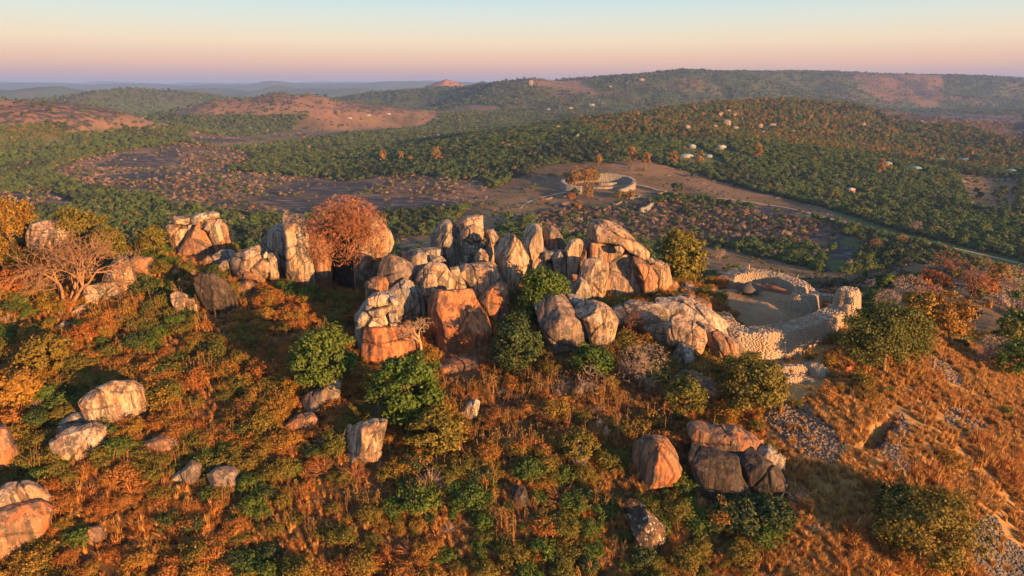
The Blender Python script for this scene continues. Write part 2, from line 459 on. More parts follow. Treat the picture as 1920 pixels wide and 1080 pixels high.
def H_exact(x, y, fine=True):
    x, y = np.broadcast_arrays(np.asarray(x, float), np.asarray(y, float))
    shp = x.shape
    x, y = x.ravel(), y.ravel()
    dist = np.hypot(x, y)
    base = 5 + 7 * fbm2(x / 330, y / 330, 3, 3) * sstep(250, 600, dist)
    rh = ridge_h(x, y)
    rough = fbm2(x / 60, y / 60, 4, 11) * np.clip(rh, 0, 90) * 0.07 + fbm2(x / 18, y / 18, 2, 12) * np.clip(rh, 0, 60) * 0.015
    z = np.maximum(base, 0) + np.maximum(rh - 2, 0) * 0.985 + rough
    d = np.hypot(x, (y - 110))
    w = 1 - sstep(260, 370, d)
    m = w > 0
    if m.any():
        hz = tps(x[m], y[m])
        if fine:
            xm, ym = x[m], y[m]
            hz = hz + 0.55 * fbm2(xm / 7, ym / 7, 4, 5) + 1.0 * fbm2(xm / 26, ym / 26, 2, 6) * sstep(20, 60, hz)
            td = seg_d(xm, ym, TRENCH)
            td = td + 0.45 * noise2(xm / 1.6, ym / 1.6, 91)
            hz = hz - 3.0 * (1 - sstep(0.35, 1.15, td)) * sstep(0.5, 6.0, np.hypot(xm - TRENCH[0, 0], ym - TRENCH[0, 1]))
            hz = hz + 1.1 * (1 - sstep(0, 6, seg_d(xm, ym, np.array([P(1430, 580, 127)[:2], P(1450, 585, 125)[:2]]))))
        z[m] = z[m] * (1 - w[m]) + hz * w[m]
    return z.reshape(shp)

# the ground sheet's own grid; everything else stands on it
th = np.concatenate([np.linspace(-180, -58, 26)[:-1], np.linspace(-58, -42, 40)[:-1], np.linspace(-42, 42, 600), np.linspace(42, 58, 40)[1:], np.linspace(58, 180, 26)[1:-1]])
rad = np.concatenate([[0.5, 12, 24, 34], np.geomspace(42, 170, 170), np.geomspace(170, 1200, 200)[1:], np.geomspace(1200, 42000, 180)[1:]])
TH, RA = np.meshgrid(np.radians(th), rad)
GX, GY = RA * np.sin(TH), RA * np.cos(TH)
GZ = H_exact(GX, GY)

def H(x, y):
    x, y = np.broadcast_arrays(np.asarray(x, float), np.asarray(y, float))
    a = np.degrees(np.arctan2(x, y))
    r = np.clip(np.hypot(x, y), rad[0], rad[-1])
    fa = np.interp(a, th, np.arange(len(th)))
    fr = np.interp(np.log(r), np.log(rad), np.arange(len(rad)))
    i, j = np.minimum(fr.astype(int), len(rad) - 2), np.minimum(fa.astype(int), len(th) - 2)
    u, v = fr - i, fa - j
    return (GZ[i, j] * (1 - u) + GZ[i + 1, j] * u) * (1 - v) + (GZ[i, j + 1] * (1 - u) + GZ[i + 1, j + 1] * u) * v

def hit(px, py, far=9000.0):
    """where the line of sight through a picture position meets the ground"""
    px, py = np.atleast_1d(np.asarray(px, float)), np.atleast_1d(np.asarray(py, float))
    a, b, c = px_dir(px, py)
    ys = np.concatenate([np.arange(45, 320, 1.5), np.geomspace(320, far, 260)])
    out = np.full((len(px), 3), np.nan)
    prev_y = np.full(len(px), ys[0]); done = np.zeros(len(px), bool)
    for Y in ys:
        live = ~done
        if not live.any(): break
        t = Y / b[live]
        x, z = a[live] * t, CAM_Z + c[live] * t
        g = H(x, np.full_like(x, Y)) >= z
        if g.any():
            idx = np.where(live)[0][g]
            lo, hi = prev_y[idx].copy(), np.full(len(idx), Y)
            for _ in range(10):
                mid = (lo + hi) / 2
                tt = mid / b[idx]
                below = H(a[idx] * tt, mid) >= CAM_Z + c[idx] * tt
                hi = np.where(below, mid, hi); lo = np.where(below, lo, mid)
            tt = hi / b[idx]
            out[idx] = np.stack([a[idx] * tt, hi, CAM_Z + c[idx] * tt], 1)
            done[idx] = True
        prev_y[live] = Y
    return out

def hit1(px, py):
    return hit([px], [py])[0]

def visible(x, y, z):
    """no ground between the camera and the point"""
    vis = np.ones(len(x), bool)
    for k in np.linspace(0.12, 0.97, 60):
        vis &= H(x * k, y * k) < CAM_Z + (z - CAM_Z) * k + 0.3
    return vis

def poly_px(pts, z=6.0):
    """picture polygon on the valley floor -> ground plan"""
    out = []
    for p in pts:
        a, b, c = px_dir(*p)
        c = min(float(c), -0.004)
        t = (z - CAM_Z) / c
        out.append((float(a) * t, float(b) * t))
    return np.array(out)

def in_poly(x, y, poly):
    inside = np.zeros(np.shape(x), bool)
    j = len(poly) - 1
    for i in range(len(poly)):
        xi, yi = poly[i]; xj, yj = poly[j]
        with np.errstate(divide='ignore', invalid='ignore'):
            c = ((yi > y) != (yj > y)) & (x < (xj - xi) * (y - yi) / (yj - yi + 1e-12) + xi)
        inside ^= c
        j = i
    return inside

ZONES = {
    'field': [poly_px(p) for p in (
        [(900, 372), (1000, 352), (1060, 345), (1210, 343), (1400, 372), (1540, 398), (1600, 420), (1570, 426), (1440, 400), (1250, 384), (1100, 388), (1000, 405), (930, 430), (860, 470), (740, 480), (735, 445), (850, 432)],
        [(1290, 462), (1360, 464), (1480, 492), (1560, 512), (1700, 505), (1720, 560), (1500, 560), (1280, 520)],
        [(1785, 330), (1925, 332), (1925, 398), (1830, 398), (1800, 370)],
        [(480, 252), (640, 236), (760, 226), (880, 217), (940, 221), (800, 238), (700, 246), (560, 266), (440, 287), (350, 282), (380, 268)],
        [(1600, 196), (1760, 196), (1760, 206), (1600, 203)], [(960, 205), (1110, 206), (1110, 214), (960, 212)], [(0, 268), (110, 262), (170, 276), (60, 282)],
        [(1300, 180), (1360, 178), (1365, 186), (1310, 190)])],
    'granite': [poly_px(p) for p in (
        [(100, 322), (200, 302), (360, 285), (470, 287), (500, 300), (440, 318), (620, 338), (800, 345), (900, 355), (940, 378), (860, 392), (720, 402), (560, 402), (420, 398), (330, 382), (290, 366), (200, 352)],
        [(360, 268), (470, 256), (490, 272), (380, 284)],
        [(0, 352), (110, 356), (170, 384), (90, 392), (0, 380)],
        [(1560, 232), (1700, 212), (1920, 218), (1930, 285), (1800, 268), (1660, 262), (1590, 246)])],
    'slab': [poly_px(p) for p in (
        [(1530, 440), (1640, 452), (1630, 468), (1575, 512), (1540, 512), (1560, 480), (1500, 448)],
        [(1385, 388), (1500, 402), (1530, 420), (1430, 412)], [(1250, 374), (1330, 384), (1330, 390), (1270, 383)])],
    'brush': [poly_px(p) for p in (
        [(1010, 392), (1200, 388), (1420, 402), (1590, 432), (1560, 470), (1400, 452), (1300, 462), (1220, 455), (1000, 432)],)],
}

def zone(x, y, k):
    r = np.zeros(np.shape(x), bool)
    sel = np.where((y > 180) & (y < 6000) & (np.abs(x) < y * 1.1 + 100))[0]
    x, y = x[sel], y[sel]
    d = np.hypot(x, y)
    s = np.clip(d * 0.02, 2, 60)
    xw = x + s * fbm2(x / (s * 2.2), y / (s * 2.2), 3, 41)
    yw = y + s * fbm2(x / (s * 2.2) + 50, y / (s * 2.2), 3, 42) * 1.5
    q = np.zeros(len(sel), bool)
    for p in ZONES[k]:
        q |= in_poly(xw, yw, p)
    r[sel] = q
    return r

# ================================================================== the ground sheet
nr, na = GX.shape
ii, jj = np.meshgrid(np.arange(nr - 1), np.arange(na), indexing='ij')
j2 = (jj + 1) % na
gf = np.stack([ii * na + jj, ii * na + j2, (ii + 1) * na + j2, (ii + 1) * na + jj], -1).reshape(-1, 4)

gx, gy, gz = GX.ravel(), GY.ravel(), GZ.ravel()
gd = np.hypot(gx, gy)
def lerp(a, b, t):
    return a + (b - a) * np.asarray(t)[:, None]
n1 = fbm2(gx / 45, gy / 45, 4, 21); n2 = fbm2(gx / 160, gy / 160, 4, 22); n3 = fbm2(gx / 6, gy / 6, 3, 23)
C = np.tile(np.array([0.070, 0.100, 0.036]), (len(gx), 1))                       # woodland floor
C = lerp(C, np.array([0.11, 0.085, 0.042]), sstep(0.1, 0.6, n2))
fld, grn, slb, brs = (zone(gx, gy, k) for k in ('field', 'granite', 'slab', 'brush'))
C[fld] = lerp(np.tile(np.array([0.20, 0.13, 0.075]), (fld.sum(), 1)), np.array([0.12, 0.085, 0.052]), sstep(-0.2, 0.5, n1[fld]))
C[brs] = lerp(np.tile(np.array([0.13, 0.085, 0.06]), (brs.sum(), 1)), np.array([0.07, 0.055, 0.04]), sstep(-0.3, 0.4, n1[brs]))
C[grn] = lerp(np.tile(np.array([0.21, 0.135, 0.095]), (grn.sum(), 1)), np.array([0.10, 0.075, 0.05]), sstep(-0.3, 0.4, n1[grn]))
rock = np.zeros(len(gx))
gu = (gx[grn] * 0.85 - gy[grn] * 0.25); gv = gy[grn] * 0.9 + gx[grn] * 0.35
rock[grn] = sstep(0.0, 0.12, fbm2(gu / 95, gv / 95, 4, 24))
rock[slb] = sstep(-0.35, -0.1, fbm2(gx[slb] / 20, gy[slb] / 30, 3, 25))
# far hills: bare granite tops and dry slopes
hillm = sstep(22, 60, gz) * sstep(700, 1200, gd) * (1 - 0.85 * ((gd > 2800) & (gx < 200)))
C = lerp(C, np.array([0.15, 0.085, 0.055]), hillm * sstep(0.02, 0.30, fbm2(gx / 220, gy / 220, 4, 26)) * np.where(gd > 2600, 0.5, 0.9))
pp = project(gx, gy, gz)
dome = ((np.hypot(gx - P(520, 185, 2200)[0], gy - 2150) < 900) & (gz > 42) & (gd < 2700)) | ((np.hypot(gx - P(50, 190, 1350)[0], gy - 1330) < 560) & (gz > 58) & (gd < 2000))
rock = np.maximum(rock, dome * sstep(-0.45, 0.0, fbm2(gx / 120, gy / 120, 3, 27)) * 0.52)
C[dome] = lerp(C[dome], np.array([0.25, 0.145, 0.095]), np.full(dome.sum(), 0.85))
pk = (np.hypot(gx - P(836, 150, 4700)[0], gy - 4650) < 260) & (gz > 95)
C[pk] = np.array([0.30, 0.15, 0.10])
rr_ = (gd > 3000) & (gz > 60)
rock = np.maximum(rock, rr_ * sstep(0.12, 0.4, fbm2(gx / 150, gy / 420, 4, 28)) * 0.7)
# the near hill
nh = (np.hypot(gx, gy - 110) < 300) & (gz > 16)
soil = lerp(np.tile(np.array([0.115, 0.062, 0.030]), (nh.sum(), 1)), np.array([0.065, 0.050, 0.02]), sstep(-0.2, 0.4, n3[nh]))
hx, hy = gx[nh], gy[nh]
straw = sstep(22, 46, hx + 0.25 * (hy - 90)) * (hy < 140)
soil = lerp(soil, np.array([0.36, 0.22, 0.09]), straw * 0.9)
back = sstep(138, 155, hy)
soil = lerp(soil, np.array([0.14, 0.10, 0.06]), back)
COURT = np.array([P(*p)[:2] for p in ((1345, 560, 134), (1400, 612, 118), (1480, 605, 119), (1560, 580, 125), (1540, 555, 138), (1480, 535, 146), (1380, 530, 146), (1330, 545, 138))])
crt = in_poly(hx, hy, COURT)
soil[crt] = np.array([0.25, 0.165, 0.10])
C[nh] = lerp(C[nh], soil[0] * 0, np.zeros(nh.sum())) * 0 + soil
rock[nh] = 0

def ground_mat():
    t = NT("ground")
    base = t.n("Attribute", attribute_name="cover").outputs["Color"]
    rk = t.n("Attribute", attribute_name="rockiness").outputs["Fac"]
    pos = t.n("NewGeometry").outputs["Position"]
    a = t.noise(pos, 0.9, 5, 0.65)
    b = t.noise(pos, 0.06, 5, 0.65)
    s = t.noise(t.vmul(pos, (0.05, 0.16, 0.1)), 1.0, 5, 0.65, 1.2)
    v = t.math('ADD', t.math('MULTIPLY', t.math('ADD', a, b), 0.75), 0.28)
    c = t.mix(1.0, base, t.n("CombineColor", {0: v, 1: v, 2: v}).outputs[0], 'MULTIPLY')
    rc = t.mix(t.ramp(s, 0.36, 0.50), (0.19, 0.14, 0.115), (0.045, 0.046, 0.050))
    edge = t.ramp(t.math('ADD', rk, t.math('MULTIPLY', t.math('SUBTRACT', b, 0.5), 1.4)), 0.35, 0.6)
    c = t.mix(edge, c, rc)
    return t.surf(c, 0.95, t.math('ADD', a, t.math('MULTIPLY', b, 3.0)), 0.6, 0.4, 0.1)

gme = mesh_np("ground", np.stack([gx, gy, gz], 1), gf, [ground_mat()], smooth=True)
at_ = gme.attributes.new("cover", 'FLOAT_COLOR', 'POINT')
at_.data.foreach_set("color", np.hstack([C, np.ones((len(C), 1))]).astype(np.float32).ravel())
at_ = gme.attributes.new("rockiness", 'FLOAT', 'POINT')
at_.data.foreach_set("value", rock.astype(np.float32))
g_obj = obj("ground", gme, kind="structure", label="hill slope, wooded valley floor and far hills")
if g_obj.data.polygons[1000].normal.z < 0:
    gme.flip_normals()

def road(name, pts, width, mat, label):
    w = hit([p[0] for p in pts], [p[1] for p in pts])[:, :2]
    w = w[~np.isnan(w[:, 0])]
    # resample along a smooth line
    t = np.concatenate([[0], np.cumsum(np.hypot(*(np.diff(w, axis=0).T)))])
    n = max(12, int(t[-1] / 3.0))
    s = np.linspace(0, t[-1], n)
    x, y = np.interp(s, t, w[:, 0]), np.interp(s, t, w[:, 1])
    k = np.ones(9) / 9
    if n > 24:
        x[4:-4], y[4:-4] = np.convolve(x, k, 'valid'), np.convolve(y, k, 'valid')
    dx, dy = np.gradient(x), np.gradient(y)
    L = np.hypot(dx, dy) + 1e-9
    wv = width * (1 + 0.25 * noise2(s / 9, s * 0, 77)) / 2
    rows = []
    for q in (-1, -0.5, 0, 0.5, 1):
        ax, ay = x - dy / L * wv * q, y + dx / L * wv * q
        az = np.maximum.reduce([H(ax + ox, ay + oy) for ox, oy in ((0, 0), (1.2, 0), (-1.2, 0), (0, 2), (0, -2))]) + 0.10
        rows.append(np.stack([ax, ay, az], 1))
    v = np.stack(rows, 1).reshape(-1, 3)
    f = [(i * 5 + j, i * 5 + j + 1, (i + 1) * 5 + j + 1, (i + 1) * 5 + j) for i in range(n - 1) for j in range(4)]
    me = mesh_np(name, v, np.array(f), [mat], smooth=True)
    return obj(name, me, kind="structure", label=label)

M_DIRT = plain("pale_dirt", (0.36, 0.27, 0.20), 0.95, 0.6, 0.25)
road("dirt_road", [(1140, 352), (1197, 346), (1285, 366), (1385, 376), (1470, 388), (1560, 411), (1660, 441), (1740, 456), (1810, 470), (1925, 497)], 3.6, M_DIRT, "pale dirt road running past the round ruin to the right edge")
road("dirt_path", [(975, 392), (990, 378), (1025, 368), (1062, 361)], 3.5, M_DIRT, "pale dirt track curving to the left end of the round ruin")
road("dirt_path", [(736, 465), (765, 461), (805, 455)], 2.5, M_DIRT, "short pale path seen right of the tallest boulders")
road("dirt_path", [(1596, 545), (1618, 531), (1640, 526), (1672, 524)], 1.8, M_DIRT, "thin footpath beyond the stone tower of the enclosure")
road("dirt_path", [(1700, 522), (1760, 528), (1830, 540), (1925, 556)], 2.0, M_DIRT, "footpath passing between the bare trees on the right")
road("dirt_path", [(1786, 326), (1805, 336), (1815, 350)], 4.0, M_DIRT, "pale drive entering the open field at the right edge")
road("dirt_path", [(905, 462), (960, 445), (1010, 440)], 2.0, M_DIRT, "thin path on the dry ground behind the central boulders")

# ================================================================== boulders
_ICO = {}
def ico(level):
    if level not in _ICO:
        bm = bmesh.new()
        bmesh.ops.create_icosphere(bm, subdivisions=level, radius=1)
        v = np.array([x.co[:] for x in bm.verts])
        f = np.array([[q.index for q in x.verts] for x in bm.faces])
        bm.free()
        _ICO[level] = (v, f)
    return _ICO[level]

CROPS = {'r3': (0, 330, 2.77), 'r4': (300, 350, 4.154), 'r5': (640, 380, 3.375), 'r6': (950, 390, 3.484), 'r7': (1180, 470, 3.31),
         'q1': (0, 680, 2.7), 'q2': (480, 560, 3.376), 'q4': (880, 640, 3.375), 'q5': (1000, 780, 3.6), 'px': (0, 0, 1.0)}
LANDMARKS = []          # (x, y, phrase) for telling plants apart

def from_crop(crop, pts):
    ox, oy, s = CROPS[crop]
    return np.array([(ox + a / s, oy + b / s) for a, b in pts])

def outline_radius(poly, n=240):
    """distance from the centroid to the outline for n directions"""
    d = np.roll(poly, -1, 0) - poly
    cr_ = poly[:, 0] * np.roll(poly[:, 1], -1) - np.roll(poly[:, 0], -1) * poly[:, 1]
    A = cr_.sum() / 2
    c = np.array([((poly[:, 0] + np.roll(poly[:, 0], -1)) * cr_).sum(), ((poly[:, 1] + np.roll(poly[:, 1], -1)) * cr_).sum()]) / (6 * A)
    ang = np.linspace(-math.pi, math.pi, n, endpoint=False)
    r = np.zeros(n)
    for p, e in zip(poly, d):
        q = p - c
        for k, a in enumerate(ang):
            ux, uy = math.cos(a), math.sin(a)
            den = ux * e[1] - uy * e[0]
            if abs(den) < 1e-9: continue
            t = (q[0] * e[1] - q[1] * e[0]) / den
            s = (q[0] * uy - q[1] * ux) / den
            if t > 0 and -1e-6 <= s <= 1 + 1e-6:
                r[k] = max(r[k], t)
    r = np.where(r <= 0, r.max() * 0.5, r)
    k = np.array([1, 2, 3, 2, 1.0]); k /= k.sum()
    r = np.convolve(np.concatenate([r[-2:], r, r[:2]]), k, 'valid')
    return c, ang, r

N_ROCK = [0]
ROCK_PX = []            # picture outlines and distances, so that plants do not grow over the rock faces
def boulder(crop, pts, Y, mat, label, depth=None, cuts=(), stack=False, n=2.7, rough=1.0, name="boulder", group=None, level=None, mark=None):
    N_ROCK[0] += 1
    lone = Y is None
    sd = N_ROCK[0]
    rg = np.random.default_rng(1000 + sd)
    pp_ = from_crop(crop, pts)
    if Y is None:
        h_ = pp_[:, 1].max() - pp_[:, 1].min()
        Y = hit1(pp_[:, 0].mean(), pp_[:, 1].max() - 0.10 * h_)[1] + 0.4
    w3 = np.array([P(a, b, Y) for a, b in pp_])
    cx = w3[:, 0].mean()
    phi = math.atan2(cx, Y)
    e1 = np.array([math.cos(phi), -math.sin(phi), 0]); e2 = np.array([math.sin(phi), math.cos(phi), 0])
    poly = np.stack([(w3[:, 0] - cx) / max(0.6, math.cos(phi)), w3[:, 2]], 1)
    c, ang, rad_ = outline_radius(poly)
    wid = poly[:, 0].max() - poly[:, 0].min(); hei = poly[:, 1].max() - poly[:, 1].min()
    T = depth if depth else 0.42 * math.sqrt(wid * hei)
    big = max(wid, hei)
    lev = level or (6 if big > 5.5 else 5 if big > 1.6 else 4)
    d, f = ico(lev)
    a, b, cc = d[:, 0], d[:, 1], d[:, 2]
    rho = np.hypot(a, cc)
    k = (rho ** n + np.abs(b) ** n + 1e-12) ** (-1 / n)
    s, t = rho * k, b * k
    th_ = np.arctan2(cc, a)
    rr = np.interp(th_, np.concatenate([ang, [math.pi]]), np.concatenate([rad_, [rad_[0]]]))
    q = np.stack([s * rr * np.cos(th_), t * T, s * rr * np.sin(th_)], 1)      # across, away, up
    # flat joint faces turned to the camera side
    allc = list(cuts)
    for _ in range(4 if big > 2 else 2):
        v = np.array([rg.normal(0, 0.75), -abs(rg.normal(0.8, 0.3)), rg.normal(0.25, 0.55)])
        allc.append((*(v / np.linalg.norm(v)), rg.uniform(0.74, 0.92)))
    for ca, cb, cc_, fr in allc:
        nv = np.array([ca, cb, cc_], float); nv /= np.linalg.norm(nv)
        h = fr * (q @ nv).max()
        over = np.maximum(q @ nv - h, 0)
        nb = min(nv[1], -0.28)
        q[:, 1] = np.minimum(q[:, 1] - over * 0.92 / nb, np.maximum(q[:, 1], 0.75 * T))   # the cut falls back in depth, the outline stays
    sz = math.sqrt(wid * hei)
    o3 = rg.uniform(-50, 50, 3)
    u = q / sz * 2.2 + o3
    amp = 0.045 * sz * rough
    nrm = q / (np.linalg.norm(q, axis=1, keepdims=True) + 1e-9)
    disp = amp * fbm3(u[:, 0], u[:, 1], u[:, 2], 4, sd)
    fl = q * np.array([1.1, 1.1, 0.12]) + o3
    disp = disp + 0.10 * rough * min(1, sz / 4) * fbm3(fl[:, 0], fl[:, 1], fl[:, 2], 3, sd + 5)
    ridge_ = np.full(len(q), -9.0)
    wob = 0.10 * sz * fbm3(u[:, 0] * 0.8, u[:, 1] * 0.8, u[:, 2] * 0.8, 2, sd + 9)
    for _ in range(3 if big > 5 else 2 if big > 2.5 else 1):
        nv = np.array([rg.normal(), rg.normal() * 0.5, rg.normal() * 0.9]); nv /= np.linalg.norm(nv)
        lim = rg.normal(0, 0.3) * sz * 0.5
        end = sstep(-0.1, 0.3, (q @ np.cross(nv, rg.normal(size=3))) / sz + rg.uniform(0, 0.5))     # joints that die out
        ridge_ = np.maximum(ridge_, (1 - np.abs(q @ nv - lim + wob) / (0.10 + 0.012 * sz)) * end)
    joint = np.clip(ridge_, 0, 1)
    disp = disp - 0.34 * min(1, sz / 5) * joint
    q = q + nrm * disp[:, None]
    x = cx + q[:, 0] * e1[0] + q[:, 1] * e2[0]
    y = Y + q[:, 0] * e1[1] + q[:, 1] * e2[1]
    z = c[1] + q[:, 2]
    x = x + c[0] * e1[0]; y = y + c[0] * e1[1]
    if not stack:
        low = H(x, y).min() - 0.4
        if z.min() > low:
            k2 = (c[1] - low) / (c[1] - z.min())
            if k2 < 6:
                m = z < c[1]
                z[m] = c[1] + (z[m] - c[1]) * (1 + (k2 - 1) * ((c[1] - z[m]) / (c[1] - z.min() + 1e-9)) ** 1.5)
    v = np.stack([x, y, z], 1)
    org = np.array([x.mean(), y.mean(), z.min()])
    me = mesh_np(name, v - org, f, [GR[mat]], smooth=True)
    ja = me.attributes.new("joint", 'FLOAT', 'POINT'); ja.data.foreach_set("value", joint.astype(np.float32))
    o = obj(name, me, label=label, cat="boulder", group=group, loc=org)
    ROCK_PX.append((pp_, Y, lone))
    if mark:
        LANDMARKS.append((x.mean(), y.mean(), mark))
    return o

LCUT = (-0.85, -0.45, 0.25, 0.62)      # a broad joint face turned to the left
FRONT = (0.25, -0.95, 0.15, 0.80)
TOPF = (0.1, -0.45, 0.9, 0.75)

# --- outcrop at the left
G_ = "stacked boulders of the left outcrop"
boulder('r4', [(20, 420), (60, 370), (110, 400), (125, 500), (40, 500)], 152, 'dark', "small shaded block at the far left foot of the left outcrop", group=G_)
boulder('r4', [(60, 300), (100, 285), (210, 290), (215, 360), (195, 440), (165, 520), (110, 530), (88, 400)], 150, 'tan', "sunlit upright slab at the left side of the left outcrop", group=G_, n=3.5)
boulder('r4', [(215, 290), (270, 285), (280, 312), (230, 400), (190, 470), (165, 500), (190, 420), (212, 340)], 150.5, 'grey', "narrow grey sliver wedged between two slabs of the left outcrop", group=G_)
boulder('r4', [(300, 280), (345, 310), (400, 370), (415, 430), (425, 570), (300, 590), (170, 540), (172, 470), (225, 370)], 149, 'rust', "largest dome-shaped brown boulder in the left outcrop", group=G_, depth=3.4, mark="the left outcrop")
boulder('r4', [(330, 272), (370, 248), (460, 255), (505, 305), (527, 360), (500, 382), (415, 382), (370, 328), (325, 312)], 149.5, 'tan', "rounded tan block perched on the right shoulder of the left outcrop", group=G_, depth=2.6)
boulder('r4', [(418, 388), (525, 368), (545, 430), (552, 540), (430, 570), (420, 460)], 149.5, 'rust', "squared block at the lower right of the left outcrop", group=G_, n=4)
boulder('r4', [(85, 250), (115, 225), (190, 240), (252, 230), (256, 268), (205, 292), (120, 284)], 150, 'tan', "flat cap slab at the top left of the left outcrop", group=G_, stack=True, depth=2.2)
boulder('r4', [(250, 230), (300, 205), (400, 198), (445, 210), (445, 245), (340, 265), (275, 290), (248, 265)], 149.8, 'pale', "long rounded cap stone on top of the left outcrop", group=G_, stack=True, depth=2.0)
# --- low cluster between the left outcrop and the tall rocks
G_ = "low rounded boulders before the tall rocks"
boulder('r4', [(412, 530), (470, 492), (540, 490), (595, 520), (570, 580), (440, 600)], 141, 'grey', "grey hummocky boulder behind the low rounded cluster", group=G_)
boulder('r4', [(335, 565), (370, 535), (420, 560), (432, 605), (370, 630)], 140, 'rust', "small reddish stone at the left end of the low rounded cluster", group=G_)
boulder('r4', [(440, 625), (480, 575), (550, 565), (562, 620), (540, 660), (480, 655)], 137, 'tan', "half-lit round stone left of the large egg-shaped boulder", group=G_)
boulder('r4', [(565, 575), (600, 520), (700, 470), (760, 475), (795, 540), (785, 585), (690, 655), (600, 650), (570, 612)], 135, 'tan', "large egg-shaped boulder topping the low rounded cluster", group=G_, depth=2.6, cuts=[(-0.8, -0.45, 0.35, 0.55)], mark="the low rounded boulders")
boulder('r4', [(700, 632), (790, 560), (850, 590), (855, 650), (800, 725), (720, 690)], 134, 'tan', "wedge-shaped boulder right of the egg-shaped boulder", group=G_)
boulder('r4', [(840, 522), (910, 515), (932, 560), (922, 700), (860, 712), (852, 600)], 135.5, 'tan', "bright orange upright block at the right of the low cluster", group=G_, n=3.5)
boulder('r4', [(605, 662), (640, 648), (720, 670), (775, 710), (760, 737), (690, 717), (620, 697)], 132.5, 'rust', "flat oval stone lying under the egg-shaped boulder", group=G_, stack=True)
boulder('r4', [(598, 765), (680, 725), (750, 760), (752, 850), (660, 880), (598, 830)], 131, 'rust', "reddish boulder beneath the flat oval stone", group=G_)
boulder('r4', [(803, 530), (825, 503), (842, 520), (836, 556), (808, 560)], 134.5, 'pale', "tiny pointed stone on top of the wedge-shaped boulder", group=G_, stack=True)
# --- rocks lower on the left slope
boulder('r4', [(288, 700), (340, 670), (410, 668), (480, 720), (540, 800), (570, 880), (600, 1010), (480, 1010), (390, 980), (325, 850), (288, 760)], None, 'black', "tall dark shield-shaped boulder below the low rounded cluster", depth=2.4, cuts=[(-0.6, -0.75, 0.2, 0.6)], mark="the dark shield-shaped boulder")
boulder('r4', [(90, 830), (130, 808), (205, 855), (195, 900), (188, 1010), (130, 980), (95, 880)], None, 'tan', "left half of the split boulder among the bushes", group="split boulder halves")
boulder('r4', [(205, 860), (260, 870), (293, 930), (293, 995), (225, 985)], None, 'tan', "right half of the split boulder among the bushes", group="split boulder halves", mark="the split boulder")
boulder('r4', [(70, 680), (110, 643), (150, 660), (122, 705), (80, 722)], None, 'rust', "small tilted reddish stone below the left outcrop")
# --- tall rocks
G_ = "tall standing rocks"
boulder('r4', [(780, 460), (820, 380), (880, 310), (930, 285), (965, 295), (975, 400), (995, 600), (985, 720), (930, 720), (925, 560), (880, 515), (790, 505)], 140, 'grey', "shaded grey shoulder rock left of the tallest pillar", group=G_, depth=3.2, cuts=[(-0.8, -0.55, 0.2, 0.5)])
boulder('r4', [(960, 225), (985, 198), (1060, 205), (1130, 225), (1150, 330), (1170, 500), (1195, 640), (1222, 790), (1100, 790), (1020, 760), (985, 670), (988, 560), (972, 400)], 134.5, 'tan', "tallest sunlit pillar of streaked granite left of the bare round tree", group=G_, depth=3.0, n=3.4, cuts=[(0.2, -0.97, 0.12, 0.72)], mark="the tallest pillar")
boulder('r4', [(1140, 250), (1250, 260), (1330, 330), (1345, 600), (1338, 790), (1240, 790), (1205, 640), (1172, 480)], 136, 'rust', "fluted reddish rock behind the drooping branches of the bare round tree", group=G_, depth=2.8, n=3.2)
boulder('r4', [(1330, 330), (1500, 300), (1570, 500), (1560, 800), (1420, 800), (1350, 740)], 139, 'black', "dark recessed rock under the bare round tree", group=G_, depth=2.5)
boulder('r4', [(1500, 300), (1620, 230), (1720, 260), (1790, 350), (1822, 440), (1802, 510), (1730, 600), (1660, 700), (1610, 800), (1530, 800), (1515, 600)], 134.5, 'tan', "broad bulging rock right of the bare round tree, glowing orange at its edge", group=G_, depth=3.6, cuts=[(0.5, -0.7, -0.5, 0.62)], mark="the broad bulging rock")
# --- centre, back row
G_ = "boulders of the central massif"
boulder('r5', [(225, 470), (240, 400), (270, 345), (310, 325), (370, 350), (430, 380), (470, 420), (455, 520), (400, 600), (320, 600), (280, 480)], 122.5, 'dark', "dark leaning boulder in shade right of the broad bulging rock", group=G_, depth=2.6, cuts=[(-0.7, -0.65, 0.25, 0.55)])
boulder('r5', [(160, 500), (190, 478), (270, 475), (300, 520), (328, 600), (300, 650), (160, 640)], 119.5, 'rust', "smooth brown shaded block below the dark leaning boulder", group=G_, n=3.2)
boulder('r5', [(360, 322), (430, 300), (550, 288), (632, 290), (656, 330), (600, 344), (450, 356), (370, 350)], 137, 'grey', "long low grey slab behind the dark leaning boulder", group=G_, depth=2.2)
boulder('r5', [(418, 352), (480, 305), (540, 310), (572, 350), (562, 400), (450, 405)], 132, 'grey', "rounded blue-grey boulder in front of the long low slab", group=G_)
boulder('r5', [(562, 332), (640, 340), (672, 382), (652, 402), (570, 398)], 131, 'grey', "low grey stone at the foot of the smooth egg-topped boulder", group=G_)
boulder('r5', [(568, 205), (600, 150), (650, 110), (700, 110), (745, 160), (757, 250), (772, 390), (730, 405), (670, 395), (650, 335), (622, 288), (565, 282)], 140, 'grey', "tall smooth egg-topped grey boulder at the back of the massif", group=G_, depth=3.0, cuts=[(-0.7, -0.6, 0.3, 0.7)])
boulder('r5', [(750, 130), (790, 85), (830, 80), (895, 85), (900, 165), (830, 162), (760, 172)], 138.5, 'tan', "square top block of the balanced stack", group="balanced stack of blocks", stack=True, n=3.5, depth=1.9)
boulder('r5', [(748, 200), (780, 145), (850, 135), (900, 175), (925, 210), (900, 235), (830, 250), (760, 228)], 137, 'tan', "second block of the balanced stack, with an overhanging lip", group="balanced stack of blocks", stack=True, depth=2.0)
